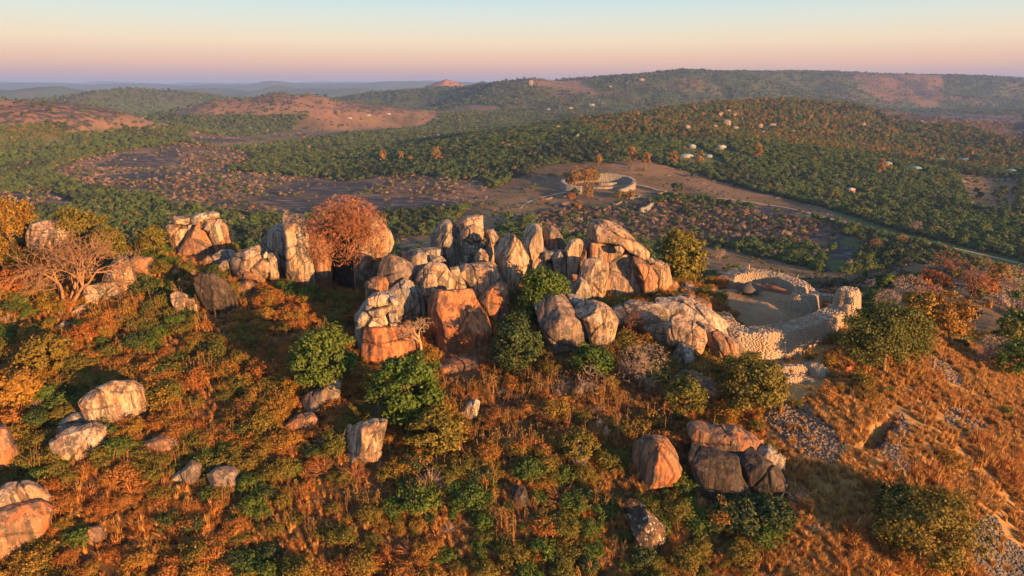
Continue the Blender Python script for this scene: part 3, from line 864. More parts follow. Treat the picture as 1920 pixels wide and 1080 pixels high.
boulder('r5', [(760, 230), (830, 250), (900, 238), (912, 290), (860, 325), (768, 325)], 137.5, 'grey', "third block of the balanced stack", group="balanced stack of blocks", stack=True, n=3.5, depth=2.0, mark="the balanced stack")
boulder('r5', [(772, 322), (842, 320), (852, 372), (780, 385)], 136.5, 'grey', "lowest block of the balanced stack", group="balanced stack of blocks", n=3.5)
boulder('r5', [(912, 172), (960, 165), (1005, 228), (975, 262), (958, 345), (925, 300), (918, 220)], 137, 'tan', "slender leaning stone right of the balanced stack", group=G_)
boulder('r5', [(838, 352), (880, 288), (910, 305), (946, 350), (926, 384), (870, 384)], 129, 'tan', "small pointed half-lit stone on the cracked block", group=G_, stack=True, cuts=[LCUT])
boulder('r5', [(958, 292), (1000, 240), (1050, 200), (1095, 205), (1140, 260), (1197, 360), (1160, 430), (1095, 510), (1030, 500), (1000, 400), (968, 360)], 127, 'tan', "peaked striped boulder glowing orange in the middle of the massif", group=G_, depth=3.0, cuts=[(-0.75, -0.5, 0.35, 0.55), (0.5, -0.8, 0.3, 0.75)], mark="the peaked striped boulder")
boulder('r5', [(743, 392), (800, 385), (960, 375), (987, 410), (1027, 490), (960, 530), (870, 612), (828, 565), (780, 480), (750, 430)], 124.5, 'tan', "sunlit cracked block below the balanced stack", group=G_, n=3.4, depth=2.6)
boulder('r5', [(868, 612), (920, 550), (1010, 500), (1052, 520), (1072, 620), (1062, 750), (1000, 800), (950, 760), (900, 680)], 120, 'rust', "brown streaked boulder wedged right of the great red boulder", group=G_, depth=2.8)
boulder('r5', [(470, 480), (500, 425), (560, 370), (610, 368), (660, 395), (690, 450), (722, 500), (717, 560), (600, 565), (500, 535)], 121, 'tan', "orange faceted boulder resting on the great red boulder", group=G_, depth=2.4, cuts=[(0.2, -0.95, 0.2, 0.7)])
boulder('r5', [(517, 500), (550, 450), (600, 450), (612, 560), (565, 590), (513, 590)], 118.5, 'tan', "small bright slab leaning on the orange faceted boulder", group=G_, stack=True, depth=1.2)
boulder('r5', [(680, 410), (740, 402), (800, 545), (810, 575), (720, 570), (722, 500)], 123.5, 'pale', "pale rubbly slab filling the gap in the massif", group=G_)
# --- centre front
boulder('r5', [(560, 600), (610, 558), (720, 555), (830, 560), (870, 640), (940, 760), (955, 810), (930, 880), (860, 940), (780, 970), (690, 978), (610, 940), (590, 870), (548, 780), (543, 680)], 112.5, 'red', "great red streaked boulder at the centre front of the massif", depth=3.8, n=3.0, cuts=[(0.12, -0.72, 0.68, 0.66), (0.1, -0.95, -0.3, 0.74), (-0.85, -0.5, -0.1, 0.7)], stack=True, mark="the great red boulder")
boulder('r5', [(128, 900), (150, 800), (200, 782), (300, 785), (400, 778), (440, 810), (482, 915), (400, 985), (290, 1000), (190, 1010), (128, 960)], 109, 'red', "smooth red whaleback boulder left of the great red boulder", depth=3.2, cuts=[(0.15, -0.75, 0.6, 0.66)], mark="the red whaleback boulder")
boulder('r5', [(93, 720), (150, 640), (200, 582), (290, 577), (350, 602), (362, 700), (372, 790), (300, 820), (180, 810), (110, 880), (93, 800)], 112.5, 'grey', "grey fractured crag above the red whaleback boulder", depth=2.6, rough=1.8)
for pts, lab in (([(170, 600), (230, 575), (300, 590), (302, 640), (220, 657), (172, 640)], "broad topmost block of the fractured crag"),
                 ([(303, 600), (350, 593), (362, 642), (320, 648)], "small pale block at the top right of the fractured crag"),
                 ([(168, 680), (250, 655), (312, 660), (302, 702), (200, 722)], "middle ledge block of the fractured crag"),
                 ([(162, 775), (200, 720), (290, 703), (297, 765), (220, 795)], "largest pale front block of the fractured crag"),
                 ([(298, 690), (350, 690), (362, 742), (308, 752)], "square block right of the pale front block on the crag"),
                 ([(303, 755), (350, 745), (362, 785), (320, 790)], "lowest small block of the fractured crag"),
                 ([(98, 730), (130, 690), (168, 700), (160, 760), (110, 790)], "rounded block at the left edge of the fractured crag")):
    boulder('r5', pts, 109.8, 'pale', lab, group="broken blocks of the fractured crag", stack=True, n=3.6, depth=1.3)
boulder('r5', [(600, 962), (700, 980), (700, 1008), (610, 1012)], 110, 'rust', "thin slab wedged under the left foot of the great red boulder")
boulder('r5', [(785, 975), (880, 915), (892, 985), (820, 1000)], 110.5, 'grey', "shadowed chock stone under the right foot of the great red boulder")
boulder('r5', [(600, 1015), (700, 992), (860, 985), (905, 1040), (860, 1110), (650, 1110)], 106.5, 'rust', "low brown rock shelf below the great red boulder", depth=3.0, n=2.4)
# --- right massif
G_ = "boulders of the right massif"
boulder('r6', [(100, 180), (140, 110), (190, 105), (230, 125), (242, 250), (300, 275), (240, 340), (160, 350), (128, 260)], 134, 'pale', "pale flat-topped upright stone left of the right massif", group=G_, cuts=[(-0.85, -0.4, 0.2, 0.6)])
boulder('r6', [(235, 170), (250, 130), (290, 112), (340, 150), (377, 210), (377, 255), (330, 265), (270, 238), (240, 212)], 135, 'dark', "dark-faced tilted oval stone beside the pale upright stone", group=G_)
boulder('r6', [(238, 285), (330, 265), (352, 300), (290, 345), (240, 340)], 131.5, 'grey', "low grey stone under the tilted oval stone", group=G_)
boulder('r6', [(293, 312), (350, 265), (397, 290), (397, 395), (330, 395), (300, 345)], 130.5, 'grey', "hunched grey stone left of the narrow upright slab", group=G_)
boulder('r6', [(380, 262), (420, 205), (470, 198), (502, 220), (492, 280), (445, 420), (400, 420), (394, 320)], 130, 'tan', "narrow upright slab left of the right massif", group=G_, n=3.3)
boulder('r6', [(440, 410), (500, 250), (522, 260), (515, 410), (470, 450)], 131.5, 'dark', "thin dark slab standing in for the shaded gap in the right massif", group=G_)  # dark rock colour stands in for the shade of the open gap
boulder('r6', [(500, 240), (540, 213), (700, 232), (790, 270), (870, 330), (950, 390), (987, 450), (965, 530), (900, 560), (820, 570), (660, 575), (620, 520), (520, 490), (500, 330)], 132, 'tan', "main streaked body of the right massif", group=G_, depth=5.0, n=3.3, cuts=[(0.1, -0.98, 0.15, 0.72), (0.6, -0.75, 0.2, 0.72)], mark="the right massif")
boulder('r6', [(520, 190), (545, 110), (585, 80), (650, 85), (740, 120), (800, 170), (880, 240), (935, 290), (927, 322), (890, 330), (830, 292), (760, 243), (670, 218), (600, 220), (540, 220)], 131, 'tan', "great tilted cap slab on top of the right massif", group=G_, stack=True, depth=3.2, cuts=[(-0.9, -0.3, -0.1, 0.75)])
boulder('r6', [(478, 420), (510, 335), (560, 322), (620, 330), (662, 365), (657, 470), (645, 560), (570, 585), (490, 580), (473, 480)], 124.5, 'tan', "rounded tombstone boulder in front of the right massif", group=G_, depth=2.0, n=3.2, mark="the tombstone boulder")
boulder('r6', [(428, 435), (465, 435), (482, 480), (467, 528), (438, 510)], 124, 'rust', "small reddish stone left of the tombstone boulder", group=G_)
boulder('r6', [(700, 250), (745, 245), (770, 275), (755, 300), (715, 285)], 128, 'tan', "small nub of rock on the ledge of the right massif", group=G_, stack=True)
boulder('r6', [(820, 320), (870, 330), (940, 380), (987, 450), (962, 515), (905, 520), (850, 440)], 127.5, 'rust', "smooth sloping buttress at the right end of the massif", group=G_, depth=2.2)
boulder('r6', [(928, 352), (1000, 343), (1057, 370), (1062, 430), (1082, 470), (1000, 490), (955, 440)], 131.5, 'tan', "blocky ruined ledge right of the massif", group=G_, n=4, rough=1.8)
boulder('r6', [(910, 327), (950, 323), (967, 350), (930, 364)], 130.5, 'pale', "small loose stone under the tip of the cap slab", group=G_, stack=True)
boulder('r6', [(995, 495), (1050, 470), (1110, 475), (1127, 525), (1060, 555), (1000, 540)], None, 'rust', "rounded boulder between the massif and the walled court")
boulder('r6', [(1118, 525), (1160, 490), (1205, 485), (1245, 530), (1190, 575), (1130, 570)], None, 'tan', "angular sunlit rock at the corner of the walled court")
boulder('r6', [(1110, 575), (1200, 568), (1330, 620), (1340, 690), (1220, 668), (1130, 625)], 121, 'rust', "long smooth rock slab beside the walled court", depth=2.5, stack=False)
# --- front of the right massif
boulder('r6', [(165, 640), (230, 600), (370, 588), (430, 650), (490, 730), (557, 810), (480, 885), (372, 1020), (320, 1010), (268, 900), (240, 800), (200, 710)], 110.5, 'dark', "large dark slanting boulder with a bright lower edge", depth=3.6, cuts=[(-0.55, -0.55, 0.62, 0.55), (0.35, -0.9, -0.2, 0.72)], mark="the dark slanting boulder")
boulder('r6', [(438, 672), (480, 630), (560, 606), (620, 620), (690, 670), (732, 740), (702, 800), (600, 812), (550, 795), (490, 722)], 110, 'tan', "sunlit humped boulder leaning on the dark slanting boulder", depth=2.8, cuts=[(-0.5, -0.4, 0.75, 0.7)])
boulder('r6', [(378, 592), (400, 560), (450, 568), (505, 600), (462, 645), (420, 655)], 114.5, 'grey', "small grey rock behind the humped boulder")
boulder('r6', [(1045, 800), (1080, 720), (1130, 703), (1220, 743), (1290, 800), (1303, 860), (1262, 925), (1210, 955), (1150, 900), (1055, 880)], 108, 'tan', "rounded sunlit boulder below the walled court", depth=2.4, mark="the rounded boulder below the court")
boulder('r6', [(1088, 965), (1140, 880), (1200, 900), (1227, 980), (1222, 1025), (1160, 1062), (1093, 1050)], None, 'grey', "blue-grey upright stone under the rounded sunlit boulder", cuts=[LCUT])
boulder('r7', [(475, 530), (540, 503), (640, 560), (658, 645), (580, 690), (515, 640)], 107.5, 'rust', "reddish boulder at the left foot of the curved wall", depth=1.8)
boulder('r7', [(210, 805), (350, 733), (368, 762), (300, 800), (240, 825)], None, 'grey', "flat grey slab lying below the blue-grey stone", n=3.4)
boulder('r7', [(355, 775), (400, 760), (480, 800), (585, 855), (545, 920), (440, 900), (390, 830)], None, 'rust', "dark red slab under the tree below the court")
# --- lone boulders on the left
boulder('r3', [(168, 290), (180, 240), (230, 232), (290, 240), (350, 270), (357, 300), (290, 335), (230, 350), (175, 330)], 142, 'tan', "big square boulder standing behind the bare tree at the left", n=3.3, mark="the square boulder at the far left")
boulder('r3', [(545, 580), (560, 500), (590, 440), (640, 413), (670, 470), (687, 560), (687, 595), (640, 640), (560, 635)], None, 'tan', "tall egg-shaped boulder right of the bare tree at the left", mark="the egg-shaped boulder at the left")
boulder('r3', [(448, 560), (540, 558), (537, 640), (510, 675), (448, 655)], None, 'tan', "lower boulder touching the tall egg-shaped one")
boulder('r3', [(670, 440), (700, 408), (740, 425), (782, 430), (782, 490), (762, 530), (710, 510), (678, 485)], None, 'rust', "squat boulder uphill right of the tall egg-shaped one")
boulder('r3', [(388, 695), (420, 666), (462, 680), (442, 710), (400, 720)], None, 'tan', "small stone at the foot of the bare tree at the left")
boulder('r3', [(588, 775), (600, 738), (632, 728), (638, 750), (602, 792)], None, 'pale', "small white stone alone in the bushes on the left slope")
boulder('r3', [(298, 780), (330, 753), (362, 775), (340, 798)], None, 'tan', "low tan stone below the bare tree at the left")
boulder('r3', [(8, 895), (50, 878), (112, 900), (92, 928), (28, 922)], None, 'dark', "flat dark stone at the left edge of the slope")
# --- lower left
boulder('q1', [(450, 165), (510, 115), (580, 98), (650, 115), (690, 150), (707, 230), (712, 285), (680, 325), (600, 320), (500, 318), (475, 255)], None, 'tan', "large wave-shaped overhanging boulder low on the left slope", depth=2.2, cuts=[(0.2, -0.8, -0.6, 0.62)], mark="the wave-shaped boulder")
boulder('q1', [(325, 292), (370, 258), (440, 268), (488, 300), (472, 330), (400, 342), (320, 336)], None, 'pale', "flat ledge stone left of the wave-shaped boulder", n=3.2)
boulder('q1', [(298, 372), (340, 340), (450, 330), (512, 360), (517, 415), (440, 470), (380, 465), (308, 430)], None, 'tan', "streaked block below the flat ledge stone")
boulder('q1', [(748, 388), (820, 370), (880, 390), (907, 432), (870, 460), (790, 452)], None, 'rust', "low brown boulder right of the wave-shaped boulder")
boulder('q1', [(928, 542), (970, 500), (1010, 520), (1032, 572), (1000, 618), (950, 600)], None, 'dark', "upright dark stone of the small trio on the lower slope", group="small trio of dark stones")
boulder('q1', [(878, 575), (910, 550), (947, 575), (920, 610)], None, 'grey', "little grey stone left of the upright dark stone", group="small trio of dark stones")
boulder('q1', [(1058, 562), (1100, 530), (1180, 540), (1217, 580), (1214, 645), (1150, 640), (1080, 608)], None, 'dark', "broad cracked dark stone of the small trio", group="small trio of dark stones", mark="the small trio of dark stones")
boulder('q1', [(-70, 655), (60, 603), (130, 615), (190, 670), (247, 760), (212, 850), (150, 780), (60, 740)], None, 'tan', "upper of two big boulders at the bottom left edge", depth=2.0)
boulder('q1', [(-90, 742), (60, 725), (150, 750), (197, 800), (192, 875), (120, 960), (0, 980), (-90, 960)], None, 'rust', "lower of two big boulders at the bottom left edge", depth=2.2, mark="the two boulders at the bottom left edge")
boulder('q1', [(438, 865), (460, 830), (500, 835), (532, 880), (522, 920), (470, 905)], None, 'rust', "small round stone right of the two bottom left boulders")
boulder('q1', [(-60, 330), (10, 335), (50, 420), (72, 500), (20, 560), (-80, 570)], None, 'rust', "smooth orange-brown rock at the left edge beside the ledge stone")
boulder('q1', [(628, 502), (660, 484), (692, 500), (670, 525), (640, 520)], None, 'pale', "tiny pale stone between the streaked block and the dark trio")
boulder('q1', [(658, 658), (690, 638), (707, 655), (680, 680)], None, 'pale', "tiny pale stone left of the small dark trio")
# --- lower middle
boulder('q2', [(298, 655), (330, 600), (430, 570), (462, 620), (458, 695), (400, 725), (330, 720)], None, 'dark', "lichen-spotted boulder under the round green tree", cuts=[LCUT], mark="the lichen-spotted boulder")
boulder('q2', [(440, 525), (500, 480), (542, 500), (525, 640), (465, 670)], None, 'grey', "shaded rock behind the lichen-spotted boulder")
boulder('q2', [(185, 795), (260, 740), (350, 733), (402, 770), (382, 820), (280, 825)], None, 'rust', "flat brown rock below the lichen-spotted boulder")
boulder('q2', [(543, 905), (580, 820), (680, 785), (750, 770), (832, 790), (805, 880), (785, 1000), (690, 1062), (610, 1040), (567, 965)], None, 'tan', "large two-faced boulder, blue on its left and orange in front", depth=2.2, cuts=[(-0.88, -0.42, 0.2, 0.45), (0.3, -0.9, 0.2, 0.7)], mark="the two-faced boulder")
boulder('q2', [(1298, 725), (1340, 660), (1390, 640), (1420, 660), (1402, 745), (1340, 762)], None, 'pale', "pale stone on the brown slope below the great red boulder")
boulder('q4', [(266, 945), (275, 923), (350, 923), (367, 960), (387, 1025), (350, 1055), (290, 1045)], None, 'black', "small black-topped stone in the grass near the bottom centre", cuts=[(-0.5, -0.5, 0.7, 0.55)], mark="the small black-topped stone")
boulder('q4', [(798, 512), (825, 488), (852, 510), (842, 545), (808, 542)], None, 'pale', "small pale stone above the bush left of the reddish dome")
boulder('q4', [(838, 572), (870, 533), (888, 570), (868, 650), (833, 655)], None, 'tan', "leaning finger of rock beside the pale stone")
boulder('q4', [(638, 725), (680, 658), (730, 690), (762, 740), (722, 795), (660, 795)], None, 'tan', "half-buried boulder under the small green bush")
boulder('q4', [(1018, 800), (1040, 700), (1100, 620), (1160, 608), (1240, 620), (1300, 700), (1342, 795), (1290, 870), (1180, 900), (1080, 930), (1028, 870)], None, 'rust', "reddish domed boulder left of the twin black rocks", depth=2.4, cuts=[(-0.85, -0.5, 0.1, 0.5)], mark="the reddish domed boulder")
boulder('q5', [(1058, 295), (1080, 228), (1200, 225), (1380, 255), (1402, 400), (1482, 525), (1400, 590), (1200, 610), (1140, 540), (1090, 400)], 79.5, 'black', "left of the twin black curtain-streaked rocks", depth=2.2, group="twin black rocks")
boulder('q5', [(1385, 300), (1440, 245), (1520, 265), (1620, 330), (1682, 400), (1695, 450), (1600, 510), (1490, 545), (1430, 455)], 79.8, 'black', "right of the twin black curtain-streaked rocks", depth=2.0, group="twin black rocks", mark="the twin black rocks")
boulder('q5', [(1048, 112), (1090, 78), (1200, 98), (1350, 78), (1450, 108), (1532, 170), (1512, 235), (1430, 258), (1300, 262), (1150, 238), (1078, 195)], 84.6, 'rust', "lichen-crusted orange slab lying on the twin black rocks", depth=2.6, stack=True, rough=1.6)
boulder('q5', [(1525, 235), (1590, 208), (1692, 280), (1684, 345), (1620, 340), (1538, 285)], 82.5, 'grey', "lichen-covered rock right of the orange slab")
boulder('q5', [(598, 665), (660, 603), (720, 628), (800, 688), (882, 768), (897, 800), (862, 895), (800, 935), (740, 928), (708, 870), (688, 785), (618, 725)], None, 'splash', "white-splashed dark boulder with a golden front at the bottom right of centre", depth=2.0, cuts=[(-0.72, -0.35, 0.6, 0.35), (0.55, -0.8, -0.1, 0.72)], mark="the white-splashed boulder")
boulder('q5', [(112, 850), (128, 810), (140, 830), (138, 880), (118, 890)], None, 'grey', "small grey stone in the grass left of the white-splashed boulder")

# --- bedrock between the massif and the court
G_ = "bedrock ledges left of the court"
boulder('px', [(1135, 585), (1180, 566), (1235, 568), (1262, 590), (1245, 616), (1180, 622), (1140, 606)], None, 'grey', "flat grey bedrock ledge in front of the right massif", depth=2.6, group=G_, n=2.4)
boulder('px', [(1232, 566), (1275, 556), (1322, 572), (1362, 602), (1372, 628), (1330, 634), (1285, 612), (1240, 596)], None, 'pale', "long pale bedrock slope above the rounded boulder below the court", depth=3.0, group=G_, n=2.4, rough=1.5)
boulder('px', [(1290, 606), (1335, 612), (1388, 640), (1392, 668), (1345, 668), (1305, 640)], None, 'tan', "cracked bedrock step at the left foot of the great curved wall", depth=2.0, group=G_, n=2.8, rough=1.5)
boulder('px', [(1205, 612), (1255, 604), (1290, 622), (1282, 650), (1225, 652)], None, 'tan', "low tan outcrop beneath the orange twiggy shrub", depth=1.8, group=G_)
boulder('px', [(722, 548), (760, 520), (792, 540), (800, 590), (745, 600), (718, 580)], 119, 'grey', "shaded grey boulder filling the cleft above the fractured crag", depth=2.2, group="boulders of the central massif")
boulder('px', [(1060, 540), (1085, 515), (1110, 525), (1112, 565), (1070, 572)], None, 'grey', "low grey rock between the broad green tree and the tombstone boulder")

# ================================================================== dry-stone ruins
_BOX = np.array([(-1, -1, -1), (1, -1, -1), (1, 1, -1), (-1, 1, -1), (-1, -1, 1), (1, -1, 1), (1, 1, 1), (-1, 1, 1)], float) * 0.5
_BOXF = np.array([(0, 3, 2, 1), (4, 5, 6, 7), (0, 1, 5, 4), (1, 2, 6, 5), (2, 3, 7, 6), (3, 0, 4, 7)])

def stones_mesh(name, centers, sizes, rz, tilt, mat, seed=0, jit=0.22, taper=0.7):
    """many small irregular stones as one mesh"""
    rg = np.random.default_rng(seed)
    n = len(centers)
    if jit <= 0.05: taper = max(taper, 0.97 if taper > 0.9 else 1.0)
    v = np.tile(_BOX, (n, 1, 1)) * (1 + rg.uniform(-jit, jit, (n, 8, 3)))
    v[:, 4:, :2] *= rg.uniform(taper, 1.0, (n, 1, 1))
    v = v * np.asarray(sizes)[:, None, :]
    c, s = np.cos(tilt), np.sin(tilt)
    y, z = v[:, :, 1] * c[:, None] - v[:, :, 2] * s[:, None], v[:, :, 1] * s[:, None] + v[:, :, 2] * c[:, None]
    v[:, :, 1], v[:, :, 2] = y, z
    c, s = np.cos(rz), np.sin(rz)
    x, y = v[:, :, 0] * c[:, None] - v[:, :, 1] * s[:, None], v[:, :, 0] * s[:, None] + v[:, :, 1] * c[:, None]
    v[:, :, 0], v[:, :, 1] = x, y
    v = v + np.asarray(centers)[:, None, :]
    f = (np.arange(n)[:, None, None] * 8 + _BOXF[None]).reshape(-1, 4)
    return mesh_np(name, v.reshape(-1, 3), f, [mat])

def resample(path, step):
    path = np.asarray(path, float)
    t = np.concatenate([[0], np.cumsum(np.hypot(*(np.diff(path[:, :2], axis=0).T)))])
    n = max(3, int(t[-1] / step) + 1)
    s = np.linspace(0, t[-1], n)
    out = np.stack([np.interp(s, t, path[:, k]) for k in range(path.shape[1])], 1)
    if n > 8:
        for _ in range(2):
            out[1:-1] = 0.25 * out[:-2] + 0.5 * out[1:-1] + 0.25 * out[2:]
    return out, s

def dry_wall(name, path, thick, label, mat=None, stone=(0.42, 0.22), seed=1, sides=(1, -1), cat="wall", group=None, top=True, closed_core=True, ruin=0.25, batter=0.10):
    """path rows: x, y, z of the top, z of the foot. One thing: core, coursed facing stones, loose stones on top"""
    mat = mat or M_STONE
    rg = np.random.default_rng(seed)
    p, s = resample(path, 0.5)
    d = np.gradient(p[:, :2], axis=0); L = np.hypot(d[:, 0], d[:, 1])[:, None] + 1e-9
    nrm = np.stack([d[:, 1], -d[:, 0]], 1) / L
    top_z = p[:, 2] + ruin * fbm2(s / 2.2, s * 0, 3, seed)
    org = np.array([p[:, 0].mean(), p[:, 1].mean(), p[:, 3].min()])
    e = obj(name, None, label=label, cat=cat, group=group, loc=org)
    n = len(p)
    rows = []
    for q, zz, off in ((1, 0, 1), (1, 1, 0), (0.35, 1, 0), (-0.35, 1, 0), (-1, 1, 0), (-1, 0, 1)):
        hgt = np.maximum(top_z - p[:, 3], 0.1)
        half = thick / 2 - 0.16 + off * batter * hgt
        xy = p[:, :2] + nrm * (q * half)[:, None]
        z = top_z - 0.06 if zz else p[:, 3] - 0.4
        rows.append(np.column_stack([xy, z + (0.12 * noise2(s * 1.5 + q * 7, s * 0, seed + 3) if zz else 0)]))
    V = np.stack(rows, 1).reshape(-1, 3) - org
    k = len(rows)
    F = [(i * k + j, i * k + j + 1, (i + 1) * k + j + 1, (i + 1) * k + j) for i in range(n - 1) for j in range(k - 1)]
    F += [tuple(range(k))[::-1], tuple((n - 1) * k + j for j in range(k))]
    obj("wall_core", mesh_np("wall_core", V, F, [mat]), e)
    cen, siz, rot = [], [], []
    for sd in sides:
        z_lo = p[:, 3].min()
        op = p[:, :2] + nrm * (sd * (thick / 2 + batter * (top_z - p[:, 3]) * 0.5))[:, None]
        stretch = np.hypot(*np.gradient(op, axis=0).T) / L[:, 0]        # outer faces of bends take longer stones
        nc = int((top_z.max() - z_lo) / stone[1]) + 2
        for cidx in range(nc):
            zc = z_lo + (cidx + 0.5) * stone[1]
            pos = rg.uniform(0, stone[0])
            while pos < s[-1]:
                w = stone[0] * rg.uniform(0.65, 1.35)
                u = pos + w / 2
                tz, fz = np.interp(u, s, top_z), np.interp(u, s, p[:, 3])
                if fz - 0.1 < zc < tz - 0.04:
                    x, y = np.interp(u, s, p[:, 0]), np.interp(u, s, p[:, 1])
                    nx, ny = np.interp(u, s, nrm[:, 0]), np.interp(u, s, nrm[:, 1])
                    half = thick / 2 - 0.10 + batter * (tz - zc)
                    dd = sd * (half + rg.uniform(-0.008, 0.004))
                    cen.append((x + nx * dd, y + ny * dd, zc + rg.uniform(-0.02, 0.02))); siz.append((w * 1.01 * max(0.4, float(np.interp(u, s, stretch))), 0.44, stone[1] * rg.uniform(0.94, 1.0)))
                    rot.append(math.atan2(-nx, ny))
                pos += w
    if cen:
        c_ = np.array(cen) - org
        o = obj("facing_stones", stones_mesh("facing_stones", c_, siz, np.array(rot), np.zeros(len(c_)), mat, seed, 0.02, 0.985), e, kind="stuff")
    if top:
        nt = int(s[-1] * thick / 0.10)
        u = rg.uniform(0, s[-1], nt); q = rg.uniform(-0.5, 0.5, nt)
        x = np.interp(u, s, p[:, 0]) + np.interp(u, s, nrm[:, 0]) * q * thick
        y = np.interp(u, s, p[:, 1]) + np.interp(u, s, nrm[:, 1]) * q * thick
        z = np.interp(u, s, top_z) + rg.uniform(-0.02, 0.12, nt)
        w = rg.uniform(0.12, 0.30, nt)
        c_ = np.column_stack([x, y, z]) - org
        obj("loose_top_stones", stones_mesh("loose_top_stones", c_, np.column_stack([w, w * rg.uniform(0.6, 1, nt), w * 0.5]), rg.uniform(0, 6.3, nt), rg.normal(0, 0.3, nt), mat, seed + 1), e, kind="stuff")
    return e

def wp(crop, pts, foot=None):
    """wall path: crop position of the top, distance, height"""
    out = []
    ox, oy, s = CROPS[crop]
    for a, b, Y, hgt in pts:
        q = P(ox + a / s, oy + b / s, Y)
        out.append((q[0], q[1], q[2], q[2] - hgt))
    return out

dry_wall("enclosure_wall", wp('r7', [(560, 380, 121, 3.0), (600, 445, 117, 4.5), (680, 487, 114.5, 6.0), (850, 490, 113.5, 6.6), (1000, 468, 115, 6.4), (1130, 428, 118, 5.6), (1230, 388, 121, 4.8), (1310, 350, 124, 4.4)]), 3.6,
         "great curved dry-stone wall at the front of the court, face in sunlight", seed=11, stone=(0.55, 0.2), batter=0.07, ruin=0.12)
LANDMARKS.append((*P(1450, 640, 113)[:2], "the great curved wall"))
dry_wall("enclosure_wall", wp('r7', [(575, 215, 146, 3.2), (610, 160, 149, 3.8), (660, 130, 150, 4.2), (760, 122, 150, 4.2), (860, 135, 149, 4.0), (950, 158, 147, 3.8), (1040, 190, 143, 3.5), (1110, 245, 138, 2.6)]), 3.4,
         "long rear wall of the court with a red earth bank under it", seed=12, stone=(0.5, 0.25))
dry_wall("enclosure_wall", wp('r7', [(1105, 262, 136, 1.2), (1180, 268, 134, 1.2), (1270, 275, 131, 1.4)]), 1.1, "low shaded wall joining the rear wall to the stone tower", seed=13)
dry_wall("enclosure_wall", wp('r7', [(300, 395, 119, 2.2), (380, 420, 117.5, 2.4), (470, 445, 116, 2.6), (560, 470, 115, 3.2), (600, 480, 114.5, 3.6)]), 1.6, "broken rubble wall left of the court above the rounded boulder", seed=14, ruin=0.5)
dry_wall("enclosure_wall", wp('r7', [(430, 250, 140, 1.4), (500, 232, 144, 1.2), (575, 225, 147, 1.4)]), 1.2, "low wall at the left rear corner of the court", seed=15)
dry_wall("terrace_wall", wp('r7', [(880, 722, 107.5, 2.2), (980, 712, 107.2, 2.3), (1095, 715, 107.5, 2.3)]), 1.0, "upper sunlit terrace wall below the great curved wall", seed=16, stone=(0.4, 0.2))
dry_wall("terrace_wall", wp('r7', [(800, 812, 105.2, 1.6), (900, 785, 104.5, 2.4), (1000, 768, 104.2, 2.8), (1140, 800, 104.6, 2.0)]), 1.0, "lower sunlit terrace wall below the great curved wall", seed=17, stone=(0.4, 0.2))
dry_wall("stone_buttress", wp('r7', [(1090, 690, 109.5, 3.6), (1150, 700, 107.8, 3.8), (1205, 745, 106, 2.8)]), 2.2, "square stone block at the right end of the terrace walls", seed=18)
# passage cut into the slope
tr = TRENCH
def off_path(sgn, hgt, w):
    d = np.gradient(tr, axis=0); n = np.stack([d[:, 1], -d[:, 0]], 1); n /= np.linalg.norm(n, axis=1)[:, None]
    q = tr + n * sgn * w
    g = H(q[:, 0], q[:, 1])
    gt = H(tr[:, 0] + n[:, 0] * sgn * 3.0, tr[:, 1] + n[:, 1] * sgn * 3.0)
    return [(a, b, z + hgt, z - 2.6) for (a, b), z in zip(q, gt)]
dry_wall("passage_wall", off_path(-1, 0.0, 1.5), 1.1, "broken stone wall lining the sunken passage on the grass slope", seed=20, ruin=0.7)
LANDMARKS.append((*TRENCH[1], "the sunken passage"))

